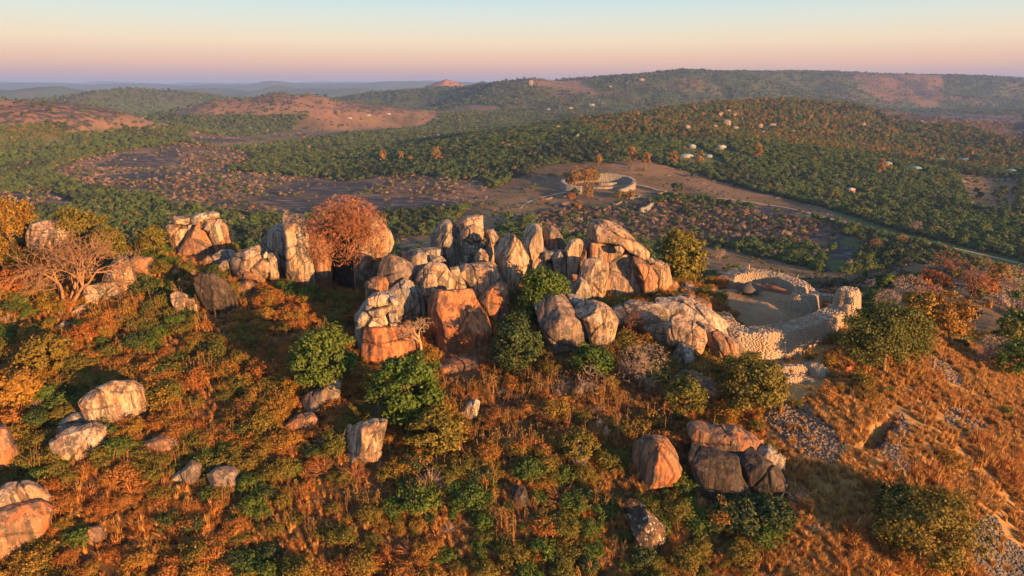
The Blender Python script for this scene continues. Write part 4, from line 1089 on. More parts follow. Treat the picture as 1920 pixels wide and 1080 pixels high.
# stone platform inside the court and the corner tower, built in courses
def coursed_round(name, ctr, profile, squash, rz, label, seed, stone=(0.42, 0.22), cat="wall", lean=(0, 0)):
    """profile: (height, radius) list; a solid of coursed stones round a plan that is squashed and uneven"""
    rg = np.random.default_rng(seed)
    e = obj(name, None, label=label, cat=cat, loc=ctr, rz=rz)
    hs, rs = np.array(profile).T
    na_ = 40
    ang = np.linspace(0, 2 * math.pi, na_, endpoint=False)
    lob = 1 + 0.12 * noise2(np.cos(ang) * 1.5 + seed, np.sin(ang) * 1.5, seed)
    V = []
    for h, r in zip(hs, rs):
        rr = np.maximum(r - 0.1, 0.02) * lob
        V.append(np.column_stack([rr * np.cos(ang) + lean[0] * h, rr * np.sin(ang) * squash + lean[1] * h, np.full(na_, h)]))
    V.append(np.array([[lean[0] * hs[-1], lean[1] * hs[-1], hs[-1] + 0.05]]))
    m = len(hs)
    F = [(i * na_ + j, i * na_ + (j + 1) % na_, (i + 1) * na_ + (j + 1) % na_, (i + 1) * na_ + j) for i in range(m - 1) for j in range(na_)]
    F += [((m - 1) * na_ + j, (m - 1) * na_ + (j + 1) % na_, m * na_) for j in range(na_)]
    obj("stone_core", mesh_np("stone_core", np.vstack(V), F, [M_STONE]), e)
    cen, siz, rot = [], [], []
    h = 0
    while h < hs[-1]:
        r = np.interp(h, hs, rs)
        k = max(5, int(2 * math.pi * r / stone[0]))
        for j in range(k):
            a = 2 * math.pi * (j + rg.uniform(-0.25, 0.25)) / k
            lb = np.interp(a % (2 * math.pi), np.append(ang, 2 * math.pi), np.append(lob, lob[0]))
            q = r * lb - 0.08 + rg.uniform(-0.06, 0.04)
            cen.append((q * math.cos(a) + lean[0] * h, q * math.sin(a) * squash + lean[1] * h, h)); siz.append((0.32, stone[0] * rg.uniform(0.7, 1.1), stone[1] * 0.92)); rot.append(a)
        h += stone[1]
    rt = rs[-1]
    for _ in range(int(rt * rt * 30)):
        a, q = rg.uniform(0, 6.28), rt * math.sqrt(rg.uniform(0, 1))
        cen.append((q * math.cos(a) + lean[0] * hs[-1], q * math.sin(a) * squash + lean[1] * hs[-1], hs[-1] + rg.uniform(0, 0.12))); w = rg.uniform(0.2, 0.4); siz.append((w, w * 0.8, w * 0.5)); rot.append(rg.uniform(0, 6))
    obj("facing_stones", stones_mesh("facing_stones", np.array(cen), siz, np.array(rot), np.zeros(len(cen)), M_STONE, seed, 0.06, 0.95), e, kind="stuff")
    return e

def gz_at(x, y): return float(H(np.array([x]), np.array([y]))[0])
c = P(1508, 580, 130); g = gz_at(c[0], c[1])
coursed_round("stone_platform", (c[0], c[1], g - 0.4), [(0, 3.9), (1.0, 3.6), (2.2, 3.2), (3.2, 2.8)], 0.7, 0.2, "rounded stone platform standing inside the court", 31)
c = P(1500, 562, 130.5)
coursed_round("stone_stump", (c[0], c[1], g + 2.6), [(0, 1.4), (0.8, 1.2), (1.7, 0.9)], 0.8, 0.3, "small stepped stump on top of the stone platform", 32)
c = P(1585, 590, 127); g = gz_at(c[0], c[1])
coursed_round("stone_tower", (c[0], c[1], g - 0.5), [(0, 3.2), (1.5, 3.0), (3.2, 2.75), (5.0, 2.5), (6.2, 1.9)], 0.85, 0.4, "blocky stone tower at the right corner of the court", 33)
LANDMARKS.append((c[0], c[1], "the stone tower"))
for (a, b, Y, hh, lab) in ((1368, 248, 123.4, 1.5, "uppermost of three sunlit round turrets on the stone tower"), (1384, 292, 122.4, 1.6, "middle of three sunlit round turrets on the stone tower"), (1352, 335, 121.7, 1.5, "lowest of three sunlit round turrets on the stone tower")):
    q = P(1180 + a / 3.31, 470 + b / 3.31, Y)
    coursed_round("turret", (q[0], q[1], q[2] - hh - 3.0), [(0, 0.75), (2.2, 0.70), (hh + 2.2, 0.64), (hh + 2.9, 0.58)], 1.0, 0.0, lab, int(a), stone=(0.3, 0.18), cat="turret")

# standing monoliths
def monolith(crop, a, b_foot, b_top, Y, w, label, lean=0.0):
    ox, oy, s = CROPS[crop]
    f, t_ = P(ox + a / s, oy + b_foot / s, Y), P(ox + a / s, oy + b_top / s, Y)
    hgt = t_[2] - f[2] + 0.5
    V, F = [], []
    prof = [(0, 1.0), (0.3, 0.95), (0.6, 0.85), (0.85, 0.75), (1.0, 0.45)]
    for k, (u, r) in enumerate(prof):
        for j in range(7):
            an = j * 2 * math.pi / 7
            rr = r * w / 2 * (1 + 0.15 * math.sin(j * 2.3 + k))
            V.append((rr * math.cos(an) + lean * u * hgt, rr * 0.7 * math.sin(an), u * hgt))
    F = [(k * 7 + j, k * 7 + (j + 1) % 7, (k + 1) * 7 + (j + 1) % 7, (k + 1) * 7 + j) for k in range(4) for j in range(7)] + [tuple(range(28, 35)), tuple(range(6, -1, -1))]
    obj("monolith", mesh_np("monolith", V, F, [GR['pale']], smooth=True), label=label, cat="standing stone", group="thin standing stones on the court walls", loc=(f[0], f[1], f[2] - 0.5))
monolith('r7', 936, 470, 420, 114.5, 0.32, "thin standing stone on the great curved front wall")
monolith('r7', 741, 112, 84, 150, 0.42, "leftmost standing stone on the rear wall of the court")
monolith('r7', 924, 145, 112, 147.6, 0.36, "middle standing stone on the rear wall of the court", 0.05)
monolith('r7', 1033, 172, 148, 143.2, 0.34, "rightmost leaning standing stone on the rear wall of the court", 0.35)

# red earth bank under the rear wall
def mound(name, pts, mat, label, rise=0.6, seed=3):
    """pts: crop r7 outline with distances -> solid earth bank lying on the court floor"""
    ox, oy, s = CROPS['r7']
    q = np.array([P(ox + a / s, oy + b / s, Y)[:2] for a, b, Y in pts])
    c = q.mean(0)
    nr_, V = 9, []
    na_ = 48
    qa = np.vstack([q, q[:1]]); t = np.concatenate([[0], np.cumsum(np.hypot(*(np.diff(qa, axis=0).T)))])
    sx, sy = np.interp(np.linspace(0, t[-1], na_, endpoint=False), t, qa[:, 0]), np.interp(np.linspace(0, t[-1], na_, endpoint=False), t, qa[:, 1])
    for k in range(nr_):
        u = 1 - k / (nr_ - 1)
        x, y = c[0] + (sx - c[0]) * u, c[1] + (sy - c[1]) * u
        z = H(x, y) - 0.25 + rise * (1 - u ** 2.2) * (1 + 0.5 * fbm2(x / 2, y / 2, 3, seed))
        V.append(np.column_stack([x, y, z]))
    V = np.vstack(V)
    F = [(k * na_ + j, k * na_ + (j + 1) % na_, (k + 1) * na_ + (j + 1) % na_, (k + 1) * na_ + j) for k in range(nr_ - 1) for j in range(na_)]
    org = np.array([c[0], c[1], V[:, 2].min()])
    return obj(name, mesh_np(name, V - org, F, [mat], smooth=True), label=label, kind="structure", loc=org)
M_RED = plain("red_earth", (0.19, 0.085, 0.05), 0.95, 0.8, 0.4)
M_SAND = plain("court_sand", (0.27, 0.185, 0.12), 0.95, 0.7, 0.3)
mound("earth_bank", [(585, 250, 142), (700, 258, 141.5), (860, 260, 140), (1000, 280, 137), (1060, 265, 137.5), (1040, 205, 142), (900, 165, 146.5), (740, 140, 148.5), (600, 180, 147)], M_RED, "red earth bank against the rear wall of the court", 2.0, 5)
mound("sand_mound", [(700, 350, 127), (800, 300, 131), (900, 320, 129.5), (1000, 380, 124), (980, 405, 122), (820, 390, 123.5), (720, 380, 124.5)], M_SAND, "low sandy mound in the middle of the court", 1.3, 6)

# thatched shelter
c = P(1403, 557, 137); g = gz_at(c[0], c[1])
e = obj("thatched_shelter", None, label="low dark conical thatched shelter in the middle of the court", cat="shelter", loc=(c[0], c[1], g))
rg = np.random.default_rng(5)
V, F = [], []
prof = [(2.25, 0.75), (2.1, 1.0), (1.5, 1.6), (0.8, 2.15), (0.15, 2.45)]
for k, (r, h) in enumerate(prof):
    for j in range(22):
        a = j * 2 * math.pi / 22
        rr = r * (1 + (0.08 if k == 0 else 0.03) * rg.normal())
        V.append((rr * math.cos(a) * 1.15, rr * math.sin(a), h + (rg.uniform(-0.2, 0.05) if k == 0 else 0)))
F = [(k * 22 + j, k * 22 + (j + 1) % 22, (k + 1) * 22 + (j + 1) % 22, (k + 1) * 22 + j) for k in range(4) for j in range(22)] + [tuple(range(88, 110))]
obj("thatch_roof", mesh_np("thatch_roof", V, F, [LF['thatch']], smooth=True), e)
M_WOOD = plain("weathered_wood", (0.16, 0.10, 0.07), 0.9, 4)
for j in range(6):
    a = j * math.pi / 3 + 0.3
    b_ = stones_mesh("post", [(0, 0, 0.5)], [(0.16, 0.16, 1.4)], np.array([0.3]), np.array([0.0]), M_WOOD, j, 0.05)
    obj("post", b_, e, loc=(1.9 * math.cos(a), 1.6 * math.sin(a), 0))

# notice board on the slope
c = hit1(1590, 704)
e = obj("notice_board", None, label="small red-framed notice board on two posts below the spreading tree", cat="sign", loc=c, rz=0.35)
M_REDP = plain("faded_red_paint", (0.34, 0.07, 0.05), 0.7, 3)
M_BRD = plain("brown_board", (0.22, 0.10, 0.08), 0.7, 3)
for sx_ in (-0.55, 0.55):
    obj("post", stones_mesh("post", [(0, 0, 0.75)], [(0.10, 0.10, 1.9)], np.zeros(1), np.zeros(1), M_REDP, 1, 0.02), e, loc=(sx_, 0, 0))
obj("board", stones_mesh("board", [(0, 0, 0)], [(1.0, 0.05, 0.55)], np.zeros(1), np.zeros(1), M_BRD, 2, 0.01), e, loc=(0, 0, 1.25))
obj("frame_rail", stones_mesh("frame_rail", [(0, 0, 0)], [(1.2, 0.08, 0.08)], np.zeros(1), np.zeros(1), M_REDP, 3, 0.01), e, loc=(0, 0, 1.57))
LANDMARKS.append((c[0], c[1], "the red notice board"))

# scree of loose stones
M_GREYS = stone_mat('grey_scree', (0.08, 0.08, 0.082), (0.19, 0.175, 0.165), (0.11, 0.10, 0.095))
def scree(pts, n, label, mat=M_RUBBLE, size=(0.15, 0.5), seed=0):
    rg = np.random.default_rng(seed)
    w = hit([a for a, b in pts], [b for a, b in pts])[:, :2]
    lo, hi = w.min(0), w.max(0)
    q = rg.uniform(lo, hi, (n * 6, 2))
    wx = q[:, 0] + 1.1 * fbm2(q[:, 0] / 2.5, q[:, 1] / 2.5, 3, seed); wy = q[:, 1] + 1.1 * fbm2(q[:, 0] / 2.5 + 9, q[:, 1] / 2.5, 3, seed)
    q = q[in_poly(wx, wy, w)][:n]
    s = rg.uniform(0, 1, len(q)) ** 2.5 * (size[1] - size[0]) + size[0]
    z = H(q[:, 0], q[:, 1]) + s * 0.12
    org = np.array([q[:, 0].mean(), q[:, 1].mean(), z.min()])
    obj("loose_stones", stones_mesh("loose_stones", np.column_stack([q, z]) - org, np.column_stack([s, s * rg.uniform(0.6, 1, len(q)), s * rg.uniform(0.35, 0.8, len(q))]), rg.uniform(0, 6.3, len(q)), rg.normal(0, 0.4, len(q)), mat, seed, 0.3), label=label, cat="scree", kind="stuff", loc=org)
scree([(1428, 790), (1455, 752), (1490, 748), (1590, 835), (1560, 868), (1500, 850)], 2600, "broad dark scree of loose stones below the terrace walls", seed=51)
scree([(1545, 722), (1575, 730), (1615, 758), (1600, 772), (1560, 748)], 500, "narrow scree strip below the notice board", seed=52)
scree([(1730, 672), (1760, 668), (1800, 705), (1805, 730), (1770, 712)], 900, "dark scree at the crest of the grass slope", seed=53)
scree([(1765, 770), (1800, 762), (1850, 790), (1840, 808), (1780, 800)], 700, "scree patch in the grass right of the sunken passage", seed=54)
scree([(1640, 815), (1690, 775), (1710, 800), (1690, 860), (1660, 865)], 1100, "rubble tumbling from the passage wall", M_RUBBLE, seed=55)
scree([(1830, 975), (1865, 965), (1890, 1010), (1925, 1045), (1925, 1085), (1850, 1085), (1810, 1040)], 2000, "grey scree in the bottom right corner", M_GREYS, seed=56)
scree([(1870, 785), (1915, 790), (1920, 810), (1880, 805)], 250, "small scree patch at the right edge of the slope", seed=57)
scree([(1280, 600), (1330, 575), (1370, 610), (1360, 640), (1300, 620)], 900, "rubble slope between the massif and the court", M_STONE, seed=58)
scree([(1150, 590), (1230, 570), (1290, 600), (1250, 625), (1170, 620)], 700, "stony ledge in front of the right massif", M_STONE, seed=59)
scree([(1350, 575), (1440, 560), (1530, 575), (1500, 600), (1420, 612), (1390, 600)], 260, "stray stones on the sandy floor of the court", M_STONE, (0.1, 0.4), seed=61)
scree([(1510, 985), (1550, 975), (1560, 1005), (1525, 1010)], 200, "small scree among the bushes at the bottom right", seed=60)

# ================================================================== the round ruin in the valley
ge = hit1(1128, 366)
GE = np.array([hit1(1126, 362)[0], hit1(1126, 362)[1]])
print("great enclosure at", GE)
def ellipse_path(c, rx, ry, a0, a1, h0, h1, n=40, tilt=0.0):
    a = np.radians(np.linspace(a0, a1, n))
    x, y = rx * np.cos(a), ry * np.sin(a)
    X, Y = c[0] + x * math.cos(tilt) - y * math.sin(tilt), c[1] + x * math.sin(tilt) + y * math.cos(tilt)
    g = H(X, Y)
    hh = np.interp(np.arange(n), np.linspace(0, n - 1, len(h0)), h0) if hasattr(h0, '__len__') else np.linspace(h0, h1, n)
    return np.column_stack([X, Y, g + hh, g - 0.5])
def valley_wall(path, label, thick=3.0, seed=1, stone=(1.6, 0.8), mat=M_STONE_PALE):
    return dry_wall("ruin_wall", path, thick, label, mat, stone, seed, group="walls of the round ruin in the valley", top=False, ruin=0.35, batter=0.05)
gc = GE + np.array([0, 22.0])
valley_wall(ellipse_path(gc, 38, 24, -62, 128, [2.5, 4.5, 7, 8, 8.5, 8.5, 8.5, 8.5, 8.5], 0), "right and rear sweep of the high oval ruin wall in the valley", seed=71)
valley_wall(ellipse_path(gc, 38, 24, 150, 238, [8, 8.5, 8.5, 8, 7.5], 0), "shaded left arc of the high oval ruin wall in the valley", seed=72)
valley_wall([(gc[0] + 2, gc[1] + 8, gz_at(*gc) + 3.5, gz_at(*gc)), (gc[0] + 12, gc[1] + 6, gz_at(*gc) + 4, gz_at(*gc)), (gc[0] + 20, gc[1] + 8, gz_at(*gc) + 4, gz_at(*gc))], "pale inner wall inside the oval ruin", 2, 73)
valley_wall([(gc[0] - 6, gc[1] - 8, gz_at(*gc) + 1.2, gz_at(*gc)), (gc[0] + 6, gc[1] - 10, gz_at(*gc) + 1.5, gz_at(*gc)), (gc[0] + 14, gc[1] - 6, gz_at(*gc) + 1.0, gz_at(*gc))], "low inner wall near the gap of the oval ruin", 2, 74)
valley_wall(ellipse_path(gc + np.array([30, -40]), 7, 5, 0, 340, 2.4, 1.8, 24), "small ring of ruined wall right of the oval ruin's gap", 1.6, 75)
q = hit([1200, 1210, 1222], [399, 397, 389])
valley_wall([(a, b, z + 4.5, z - 0.5) for a, b, z in q], "short curved wall fragment nearer than the oval ruin", 2.5, 76)
for k, (a, b, n_) in enumerate(((1235, 362, 5), (1050, 385, 6), (1160, 382, 7), (1020, 372, 4))):
    q = hit(np.linspace(a - 14, a + 14, n_), b + 3 * np.sin(np.arange(n_)))
    valley_wall([(x, y, z + 1.6, z - 0.5) for x, y, z in q], ("low grey wall line right of the oval ruin", "low ruin wall left of the bare ground", "low ruin wall before the oval ruin", "farthest left low ruin wall")[k], 1.5, 77 + k, mat=M_RUBBLE)

# ================================================================== houses in the valley
M_WHITE = plain("white_wall_paint", (0.26, 0.25, 0.245), 0.8, 0.5, 0.12)
M_BROWNW = plain("brown_wall", (0.22, 0.15, 0.11), 0.85, 0.5, 0.2)
M_BLUE = plain("pale_metal_roof", (0.17, 0.26, 0.33), 0.45, 0.5, 0.12)
M_TEAL = plain("teal_metal_roof", (0.09, 0.20, 0.24), 0.5, 0.5, 0.2)
M_GREYR = plain("grey_sheet_roof", (0.34, 0.36, 0.37), 0.5, 0.5, 0.2)
M_WIN = plain("dark_window", (0.03, 0.035, 0.04), 0.2, 1, 0.1)
def house(px, py, w, d, h, roof_h, wall, roof, rz, label, group):
    w, d, h, roof_h = w * 0.85, d * 0.85, h * 0.8, roof_h * 0.75
    c = hit1(px, py)
    if np.isnan(c[0]): return
    g = min(H(c[0] + a, c[1] + b) for a in (-w / 2, w / 2) for b in (-d / 2, d / 2))
    e = obj("house", None, label=label, cat="house", group=group, loc=(c[0], c[1], float(g)), rz=rz)
    obj("wall", stones_mesh("wall", [(0, 0, h / 2)], [(w, d, h)], np.zeros(1), np.zeros(1), wall, 1, 0.0), e)
    a, b = w / 2 + 0.7, d / 2 + 0.7
    r = a - b * 0.8 if a > b else 0.3
    V = [(-a, -b, h), (a, -b, h), (a, b, h), (-a, b, h), (-r, 0, h + roof_h), (r, 0, h + roof_h)]
    obj("roof", mesh_np("roof", V, [(0, 1, 5, 4), (2, 3, 4, 5), (1, 2, 5), (3, 0, 4), (3, 2, 1, 0)], [roof]), e)
    for k in (-0.3, 0.3):
        obj("window", stones_mesh("window", [(0, 0, 0)], [(w * 0.16, 0.1, h * 0.35)], np.zeros(1), np.zeros(1), M_WIN, 1, 0), e, loc=(k * w, -d / 2 - 0.03, h * 0.58))
    obj("door", stones_mesh("door", [(0, 0, 0)], [(w * 0.09, 0.1, h * 0.75)], np.zeros(1), np.zeros(1), M_BROWNW, 1, 0), e, loc=(0, -d / 2 - 0.03, h * 0.38))
HG = "buildings of the lodge on the wooded hill"
house(1286, 294, 19, 10, 3.5, 3.2, M_WHITE, M_BLUE, 0.15, "largest lodge building with a pale blue roof", HG)
house(1297, 277, 10, 8, 4, 3.5, M_WHITE, M_BLUE, 0.2, "lodge building with a peaked pale roof uphill of the largest", HG)
house(1328, 294, 11, 7, 3, 2.2, M_WHITE, M_BLUE, -0.2, "lodge building at the right end of the clearing", HG)
house(1310, 298, 9, 7, 3.5, 2, M_WHITE, M_GREYR, 0.3, "low lodge outbuilding in front of the clearing", HG)
house(1352, 279, 14, 8, 4.5, 3, M_WHITE, M_GREYR, -0.1, "grey-roofed lodge building among the trees to the right", HG)
HG = "teal roofed houses among trees at the right"
for px_, py_, w_, lab in ((1662, 309, 13, "leftmost teal-roofed house among the trees"), (1713, 318, 20, "long teal-roofed house near the open field"), (1763, 302, 15, "teal-roofed house behind the long one"),
                          (1805, 303, 20, "teal-roofed house above the open field"), (1893, 324, 16, "teal-roofed house near the right edge")):
    house(px_, py_, w_, 9, 4, 3.5, M_BROWNW, M_TEAL, random.uniform(-0.3, 0.3), lab, HG)
house(1595, 360, 8, 6, 4.5, 2, plain("pink_wall", (0.45, 0.20, 0.17), 0.8), M_GREYR, 0.2, "small pinkish hut half hidden in the green wood", "small huts in the valley")
HG = "tiny far homesteads on the dry plain"
for px_, py_, lab in ((1028, 206, "far white homestead below the central hill"), (655, 221, "leftmost far white homestead on the dry plain"), (690, 216, "second far homestead on the dry plain"), (728, 214, "third far homestead on the dry plain"), (110, 266, "far pale homestead in the left valley")):
    house(px_, py_, 18, 9, 4, 3, M_WHITE, M_GREYR, 0.1, lab, HG)

# ================================================================== far boulders on the hills
FAR_S = 0.8
FAR = [  # px, py of the foot, width, height in metres
    (1352, 222, 16, 13), (1366, 215, 12, 11), (1376, 222, 15, 10), (1392, 214, 9, 8), (1362, 238, 18, 13), (1378, 246, 15, 9), (1340, 244, 9, 10), (1288, 246, 12, 11), (1296, 236, 11, 6),
    (1424, 244, 12, 12), (1448, 240, 20, 9), (1430, 254, 8, 8), (1372, 252, 10, 6), (1617, 240, 15, 11), (1484, 250, 16, 6), (1726, 232, 14, 8), (1310, 240, 7, 6),
    (1083, 262, 9, 9), (1046, 246, 9, 11), (1052, 264, 11, 8), (1030, 240, 7, 7), (1012, 240, 5, 5), (1074, 252, 5, 4), (885, 284, 10, 6), (893, 281, 7, 5),
    (995, 160, 30, 26), (1108, 200, 40, 14), (1070, 205, 24, 10), (1010, 190, 22, 9), (1202, 152, 40, 14), (1144, 165, 22, 12), (1130, 197, 26, 10), (1190, 150, 22, 10)]
wrd = ["first", "second", "third", "fourth", "fifth", "sixth", "seventh", "eighth", "ninth", "tenth", "eleventh", "twelfth", "thirteenth", "fourteenth", "fifteenth", "sixteenth", "seventeenth"]
hid = sorted(range(17), key=lambda k: FAR[k][0]); mid_ = sorted(range(17, 25), key=lambda k: FAR[k][0]); cen_ = sorted(range(25, 33), key=lambda k: FAR[k][0])
for k, (px_, py_, w_, h_) in enumerate(FAR):
    c = hit1(px_, py_)
    if np.isnan(c[0]): continue
    rg = np.random.default_rng(900 + k)
    d_, f_ = ico(4)
    q = np.sign(d_) * np.abs(d_) ** 0.8 * np.array([w_ / 2, w_ * 0.4, h_ * 0.62]) * FAR_S
    for _ in range(6):
        nv = rg.normal(size=3); nv /= np.linalg.norm(nv); hh = rg.uniform(0.7, 0.9) * (q @ nv).max()
        q = q - nv * (np.maximum(q @ nv - hh, 0) * 0.9)[:, None]
    q = q * (1 + 0.12 * fbm3(*(d_ * 2 + k).T, 3, k))[:, None]
    q[:, 2] += h_ * 0.4
    lab = (f"{wrd[hid.index(k)]} boulder from the left on the sunlit wooded hill" if k < 17 else f"{wrd[mid_.index(k)]} boulder from the left in the green wood beyond the ruin" if k < 25 else f"{wrd[cen_.index(k)]} rock from the left on the far central ridge")
    obj("far_boulder", mesh_np("far_boulder", q, f_, [GR['grey' if k % 3 else 'tan']], smooth=True), label=lab, cat="boulder", group="boulders on the far hills", loc=c)

# ================================================================== plant meshes
def leaf_geo(cen, nrm, size, rg, aspect=0.62):
    n = len(cen)
    nrm = nrm / (np.linalg.norm(nrm, axis=1, keepdims=True) + 1e-9)
    r = rg.normal(size=(n, 3))
    u = np.cross(nrm, r); u /= np.linalg.norm(u, axis=1, keepdims=True) + 1e-9
    v = np.cross(nrm, u)
    s = np.asarray(size)[:, None]
    q = np.stack([cen - u * s, cen + v * s * aspect + nrm * s * 0.15, cen + u * s, cen - v * s * aspect + nrm * s * 0.15], 1)
    return q.reshape(-1, 3), np.arange(4 * n).reshape(-1, 4)

def unit(rg, n, up=0.0):
    d = rg.normal(size=(n, 3)); d /= np.linalg.norm(d, axis=1, keepdims=True)
    d[:, 2] = np.where(d[:, 2] < -0.75 + up, np.abs(d[:, 2]) * 0.6, d[:, 2])
    return d / np.linalg.norm(d, axis=1, keepdims=True)

class Tubes:
    def __init__(s): s.v, s.f, s.n = [], [], 0
    def add(s, pts, rads, sides=5):
        pts = np.asarray(pts, float)
        d = np.gradient(pts, axis=0)
        d /= np.linalg.norm(d, axis=1, keepdims=True) + 1e-9
        ref = np.array([0.31, 0.95, 0.05]) if abs(d[0][1]) < 0.8 else np.array([1.0, 0, 0])
        u = np.cross(d, ref); u /= np.linalg.norm(u, axis=1, keepdims=True) + 1e-9
        w = np.cross(d, u)
        a = np.arange(sides) * 2 * math.pi / sides
        ring = pts[:, None] + (u[:, None] * np.cos(a)[None, :, None] + w[:, None] * np.sin(a)[None, :, None]) * np.asarray(rads)[:, None, None]
        m = len(pts)
        s.v.append(ring.reshape(-1, 3))
        for i in range(m - 1):
            for j in range(sides):
                s.f.append((s.n + i * sides + j, s.n + i * sides + (j + 1) % sides, s.n + (i + 1) * sides + (j + 1) % sides, s.n + (i + 1) * sides + j))
        s.n += m * sides
    def mesh(s, name, mat):
        return mesh_np(name, np.vstack(s.v), np.array(s.f), [mat], smooth=True)

def bend(a, b, rg, k=4, wob=0.12):
    a, b = np.asarray(a, float), np.asarray(b, float)
    t = np.linspace(0, 1, k + 1)[:, None]
    L = np.linalg.norm(b - a)
    p = a + (b - a) * t
    off = rg.normal(size=3) * L * wob
    off[2] = -abs(off[2]) * 0.4 - 0.06 * L
    return p + np.sin(t * math.pi) * off + rg.normal(size=(k + 1, 3)) * L * 0.02 * np.sin(t * math.pi)

def crown_mesh(name, rg, R3, centre, clumps, per, leaf, mat, shell=0.55, clump_r=0.2, lob=0.35, up=0.0, seed=1):
    """clumps of leaves over an uneven, lobed crown"""
    d = unit(rg, clumps, up)
    rr = (1 + lob * fbm3(*(d * 1.6 + seed).T, 2, seed)) * (1 - (1 - shell) * rg.uniform(0, 1, clumps) ** 1.6)
    cc = centre + d * rr[:, None] * R3
    mr = float(np.mean(R3))
    idx = np.repeat(np.arange(clumps), per)
    cr_ = clump_r * mr * rg.uniform(0.6, 1.35, clumps)
    off = rg.normal(size=(len(idx), 3)) * np.array([1, 1, 0.7]) * 0.55
    p = cc[idx] + off * cr_[idx][:, None]
    nr_ = d[idx] * 0.5 + off * 0.5 + rg.normal(size=(len(idx), 3)) * 0.55 + np.array([0, 0, 0.25])
    v, f = leaf_geo(p, nr_, leaf * rg.uniform(0.6, 1.3, len(idx)), rg)
    return mesh_np(name, v, f, [mat]), cc

def trunk_mesh(name, rg, hgt, r0, fork, targets, mat, limbs=9, lean=(0, 0), sides=7, stems=1):
    t = Tubes()
    for k in range(stems):
        ang = rg.uniform(0, 6.28)
        b0 = np.array([math.cos(ang), math.sin(ang), 0]) * (r0 * 1.6 if stems > 1 else 0)
        top = np.array([lean[0], lean[1], fork]) + (b0 * 4 if stems > 1 else 0)
        p = bend(b0 + np.array([0, 0, -0.5]), top, rg, 5, 0.06)
        p[0, 2] = -0.5
        t.add(p, np.linspace(r0 * 1.25, r0 * 0.72, 6) / (1 if stems == 1 else 1.5), sides)
        pick = rg.permutation(len(targets))[:max(2, limbs // stems)]
        for i in pick:
            q = bend(top, targets[i], rg, 5, 0.14)
            t.add(q, np.linspace(r0 * 0.55, r0 * 0.07, 6), 5)
            for m in (2, 3, 4):
                e = q[m] + rg.normal(size=3) * np.linalg.norm(q[-1] - q[0]) * 0.22
                t.add(bend(q[m], e, rg, 3, 0.1), np.linspace(r0 * 0.2, r0 * 0.03, 4), 3)
    return t.mesh(name, mat)

def bare_tree(name, rg, hgt, r0, spread, levels, mat, first=0.25, kids=(3, 4), ratio=0.66, min_r=0.02, droop=0.0, stems=1, up=0.25, box=None, sides=6):
    t = Tubes()
    def grow(p, d, L, r, lev):
        n = 4 if lev < 2 else 3
        pts = [p]
        dd = d.copy()
        for k in range(n):
            dd = dd + rg.normal(size=3) * 0.20 + np.array([0, 0, (up if lev < 3 else up * 0.3 - droop)]) * 0.25
            dd /= np.linalg.norm(dd)
            pts.append(pts[-1] + dd * L / n)
        t.add(pts, np.linspace(r, max(r * 0.62, min_r), n + 1), sides if lev == 0 else 4 if lev < 3 else 3)
        if lev >= levels: return
        nk = rg.integers(kids[0], kids[1] + 1)
        for k in range(nk):
            a = rg.uniform(0, 6.28)
            s = spread * rg.uniform(0.7, 1.3)
            ref = np.cross(dd, [0.3, 0.2, 0.9]); ref /= np.linalg.norm(ref) + 1e-9
            o2 = np.cross(dd, ref)
            nd = dd * math.cos(s) + (ref * math.cos(a) + o2 * math.sin(a)) * math.sin(s)
            src = pts[-1] if k < 2 else pts[rg.integers(max(1, n - 2), n + 1)]
            if box is not None:
                q = (src + nd * L * ratio - box[0]) / box[1]
                if (q ** 2).sum() > 1.15: nd = nd * 0.4 - q / box[1] * 0.6; nd /= np.linalg.norm(nd)
            grow(src, nd, L * ratio * rg.uniform(0.8, 1.2), max(r * 0.6, min_r), lev + 1)
    for k in range(stems):
        a = rg.uniform(0, 6.28)
        d0 = np.array([math.cos(a) * 0.35 * (stems > 1), math.sin(a) * 0.35 * (stems > 1), 1.0])
        grow(np.array([0, 0, -0.4]), d0 / np.linalg.norm(d0), hgt * first, r0 / math.sqrt(stems), 0)
    return t.mesh(name, mat)

# ------------------------------------------------------------------ the named trees
def put_tree(px, py, label, width, height, kind, seed, name="tree", bark='brown', clumps=70, per=60, leaf=0.26, base=None, group=None, up=0.0, fork=0.3, lob=0.35, shell=0.55, mark=None, squash=1.0, low=0.12, clump_r=0.2, cat="tree", stems=1):
    """px, py: where the trunk meets the ground; width, height in metres"""
    rg = np.random.default_rng(seed)
    c = np.asarray(base, float) if base is not None else hit1(px, py)
    e = obj(name, None, label=label, cat=cat, group=group, loc=c, rz=float(rg.uniform(0, 0.4)))
    zc = height * (low + 1) / 2
    R3 = np.array([width / 2, width / 2 * squash, height * (1 - low) / 2]) * 0.86
    me, cc = crown_mesh("crown", rg, R3, np.array([0, 0, zc]), clumps, per, leaf, LF[kind], shell, clump_r, lob, up, seed)
    tm = trunk_mesh("trunk", rg, height, max(0.10, height * 0.028), height * fork, cc[cc[:, 2] > height * fork * 0.8] if (cc[:, 2] > height * fork * 0.8).sum() > 3 else cc, BK[bark], 10, stems=stems)
    obj("trunk", tm, e)
    obj("crown", me, e)
    if mark: LANDMARKS.append((c[0], c[1], mark))
    return e

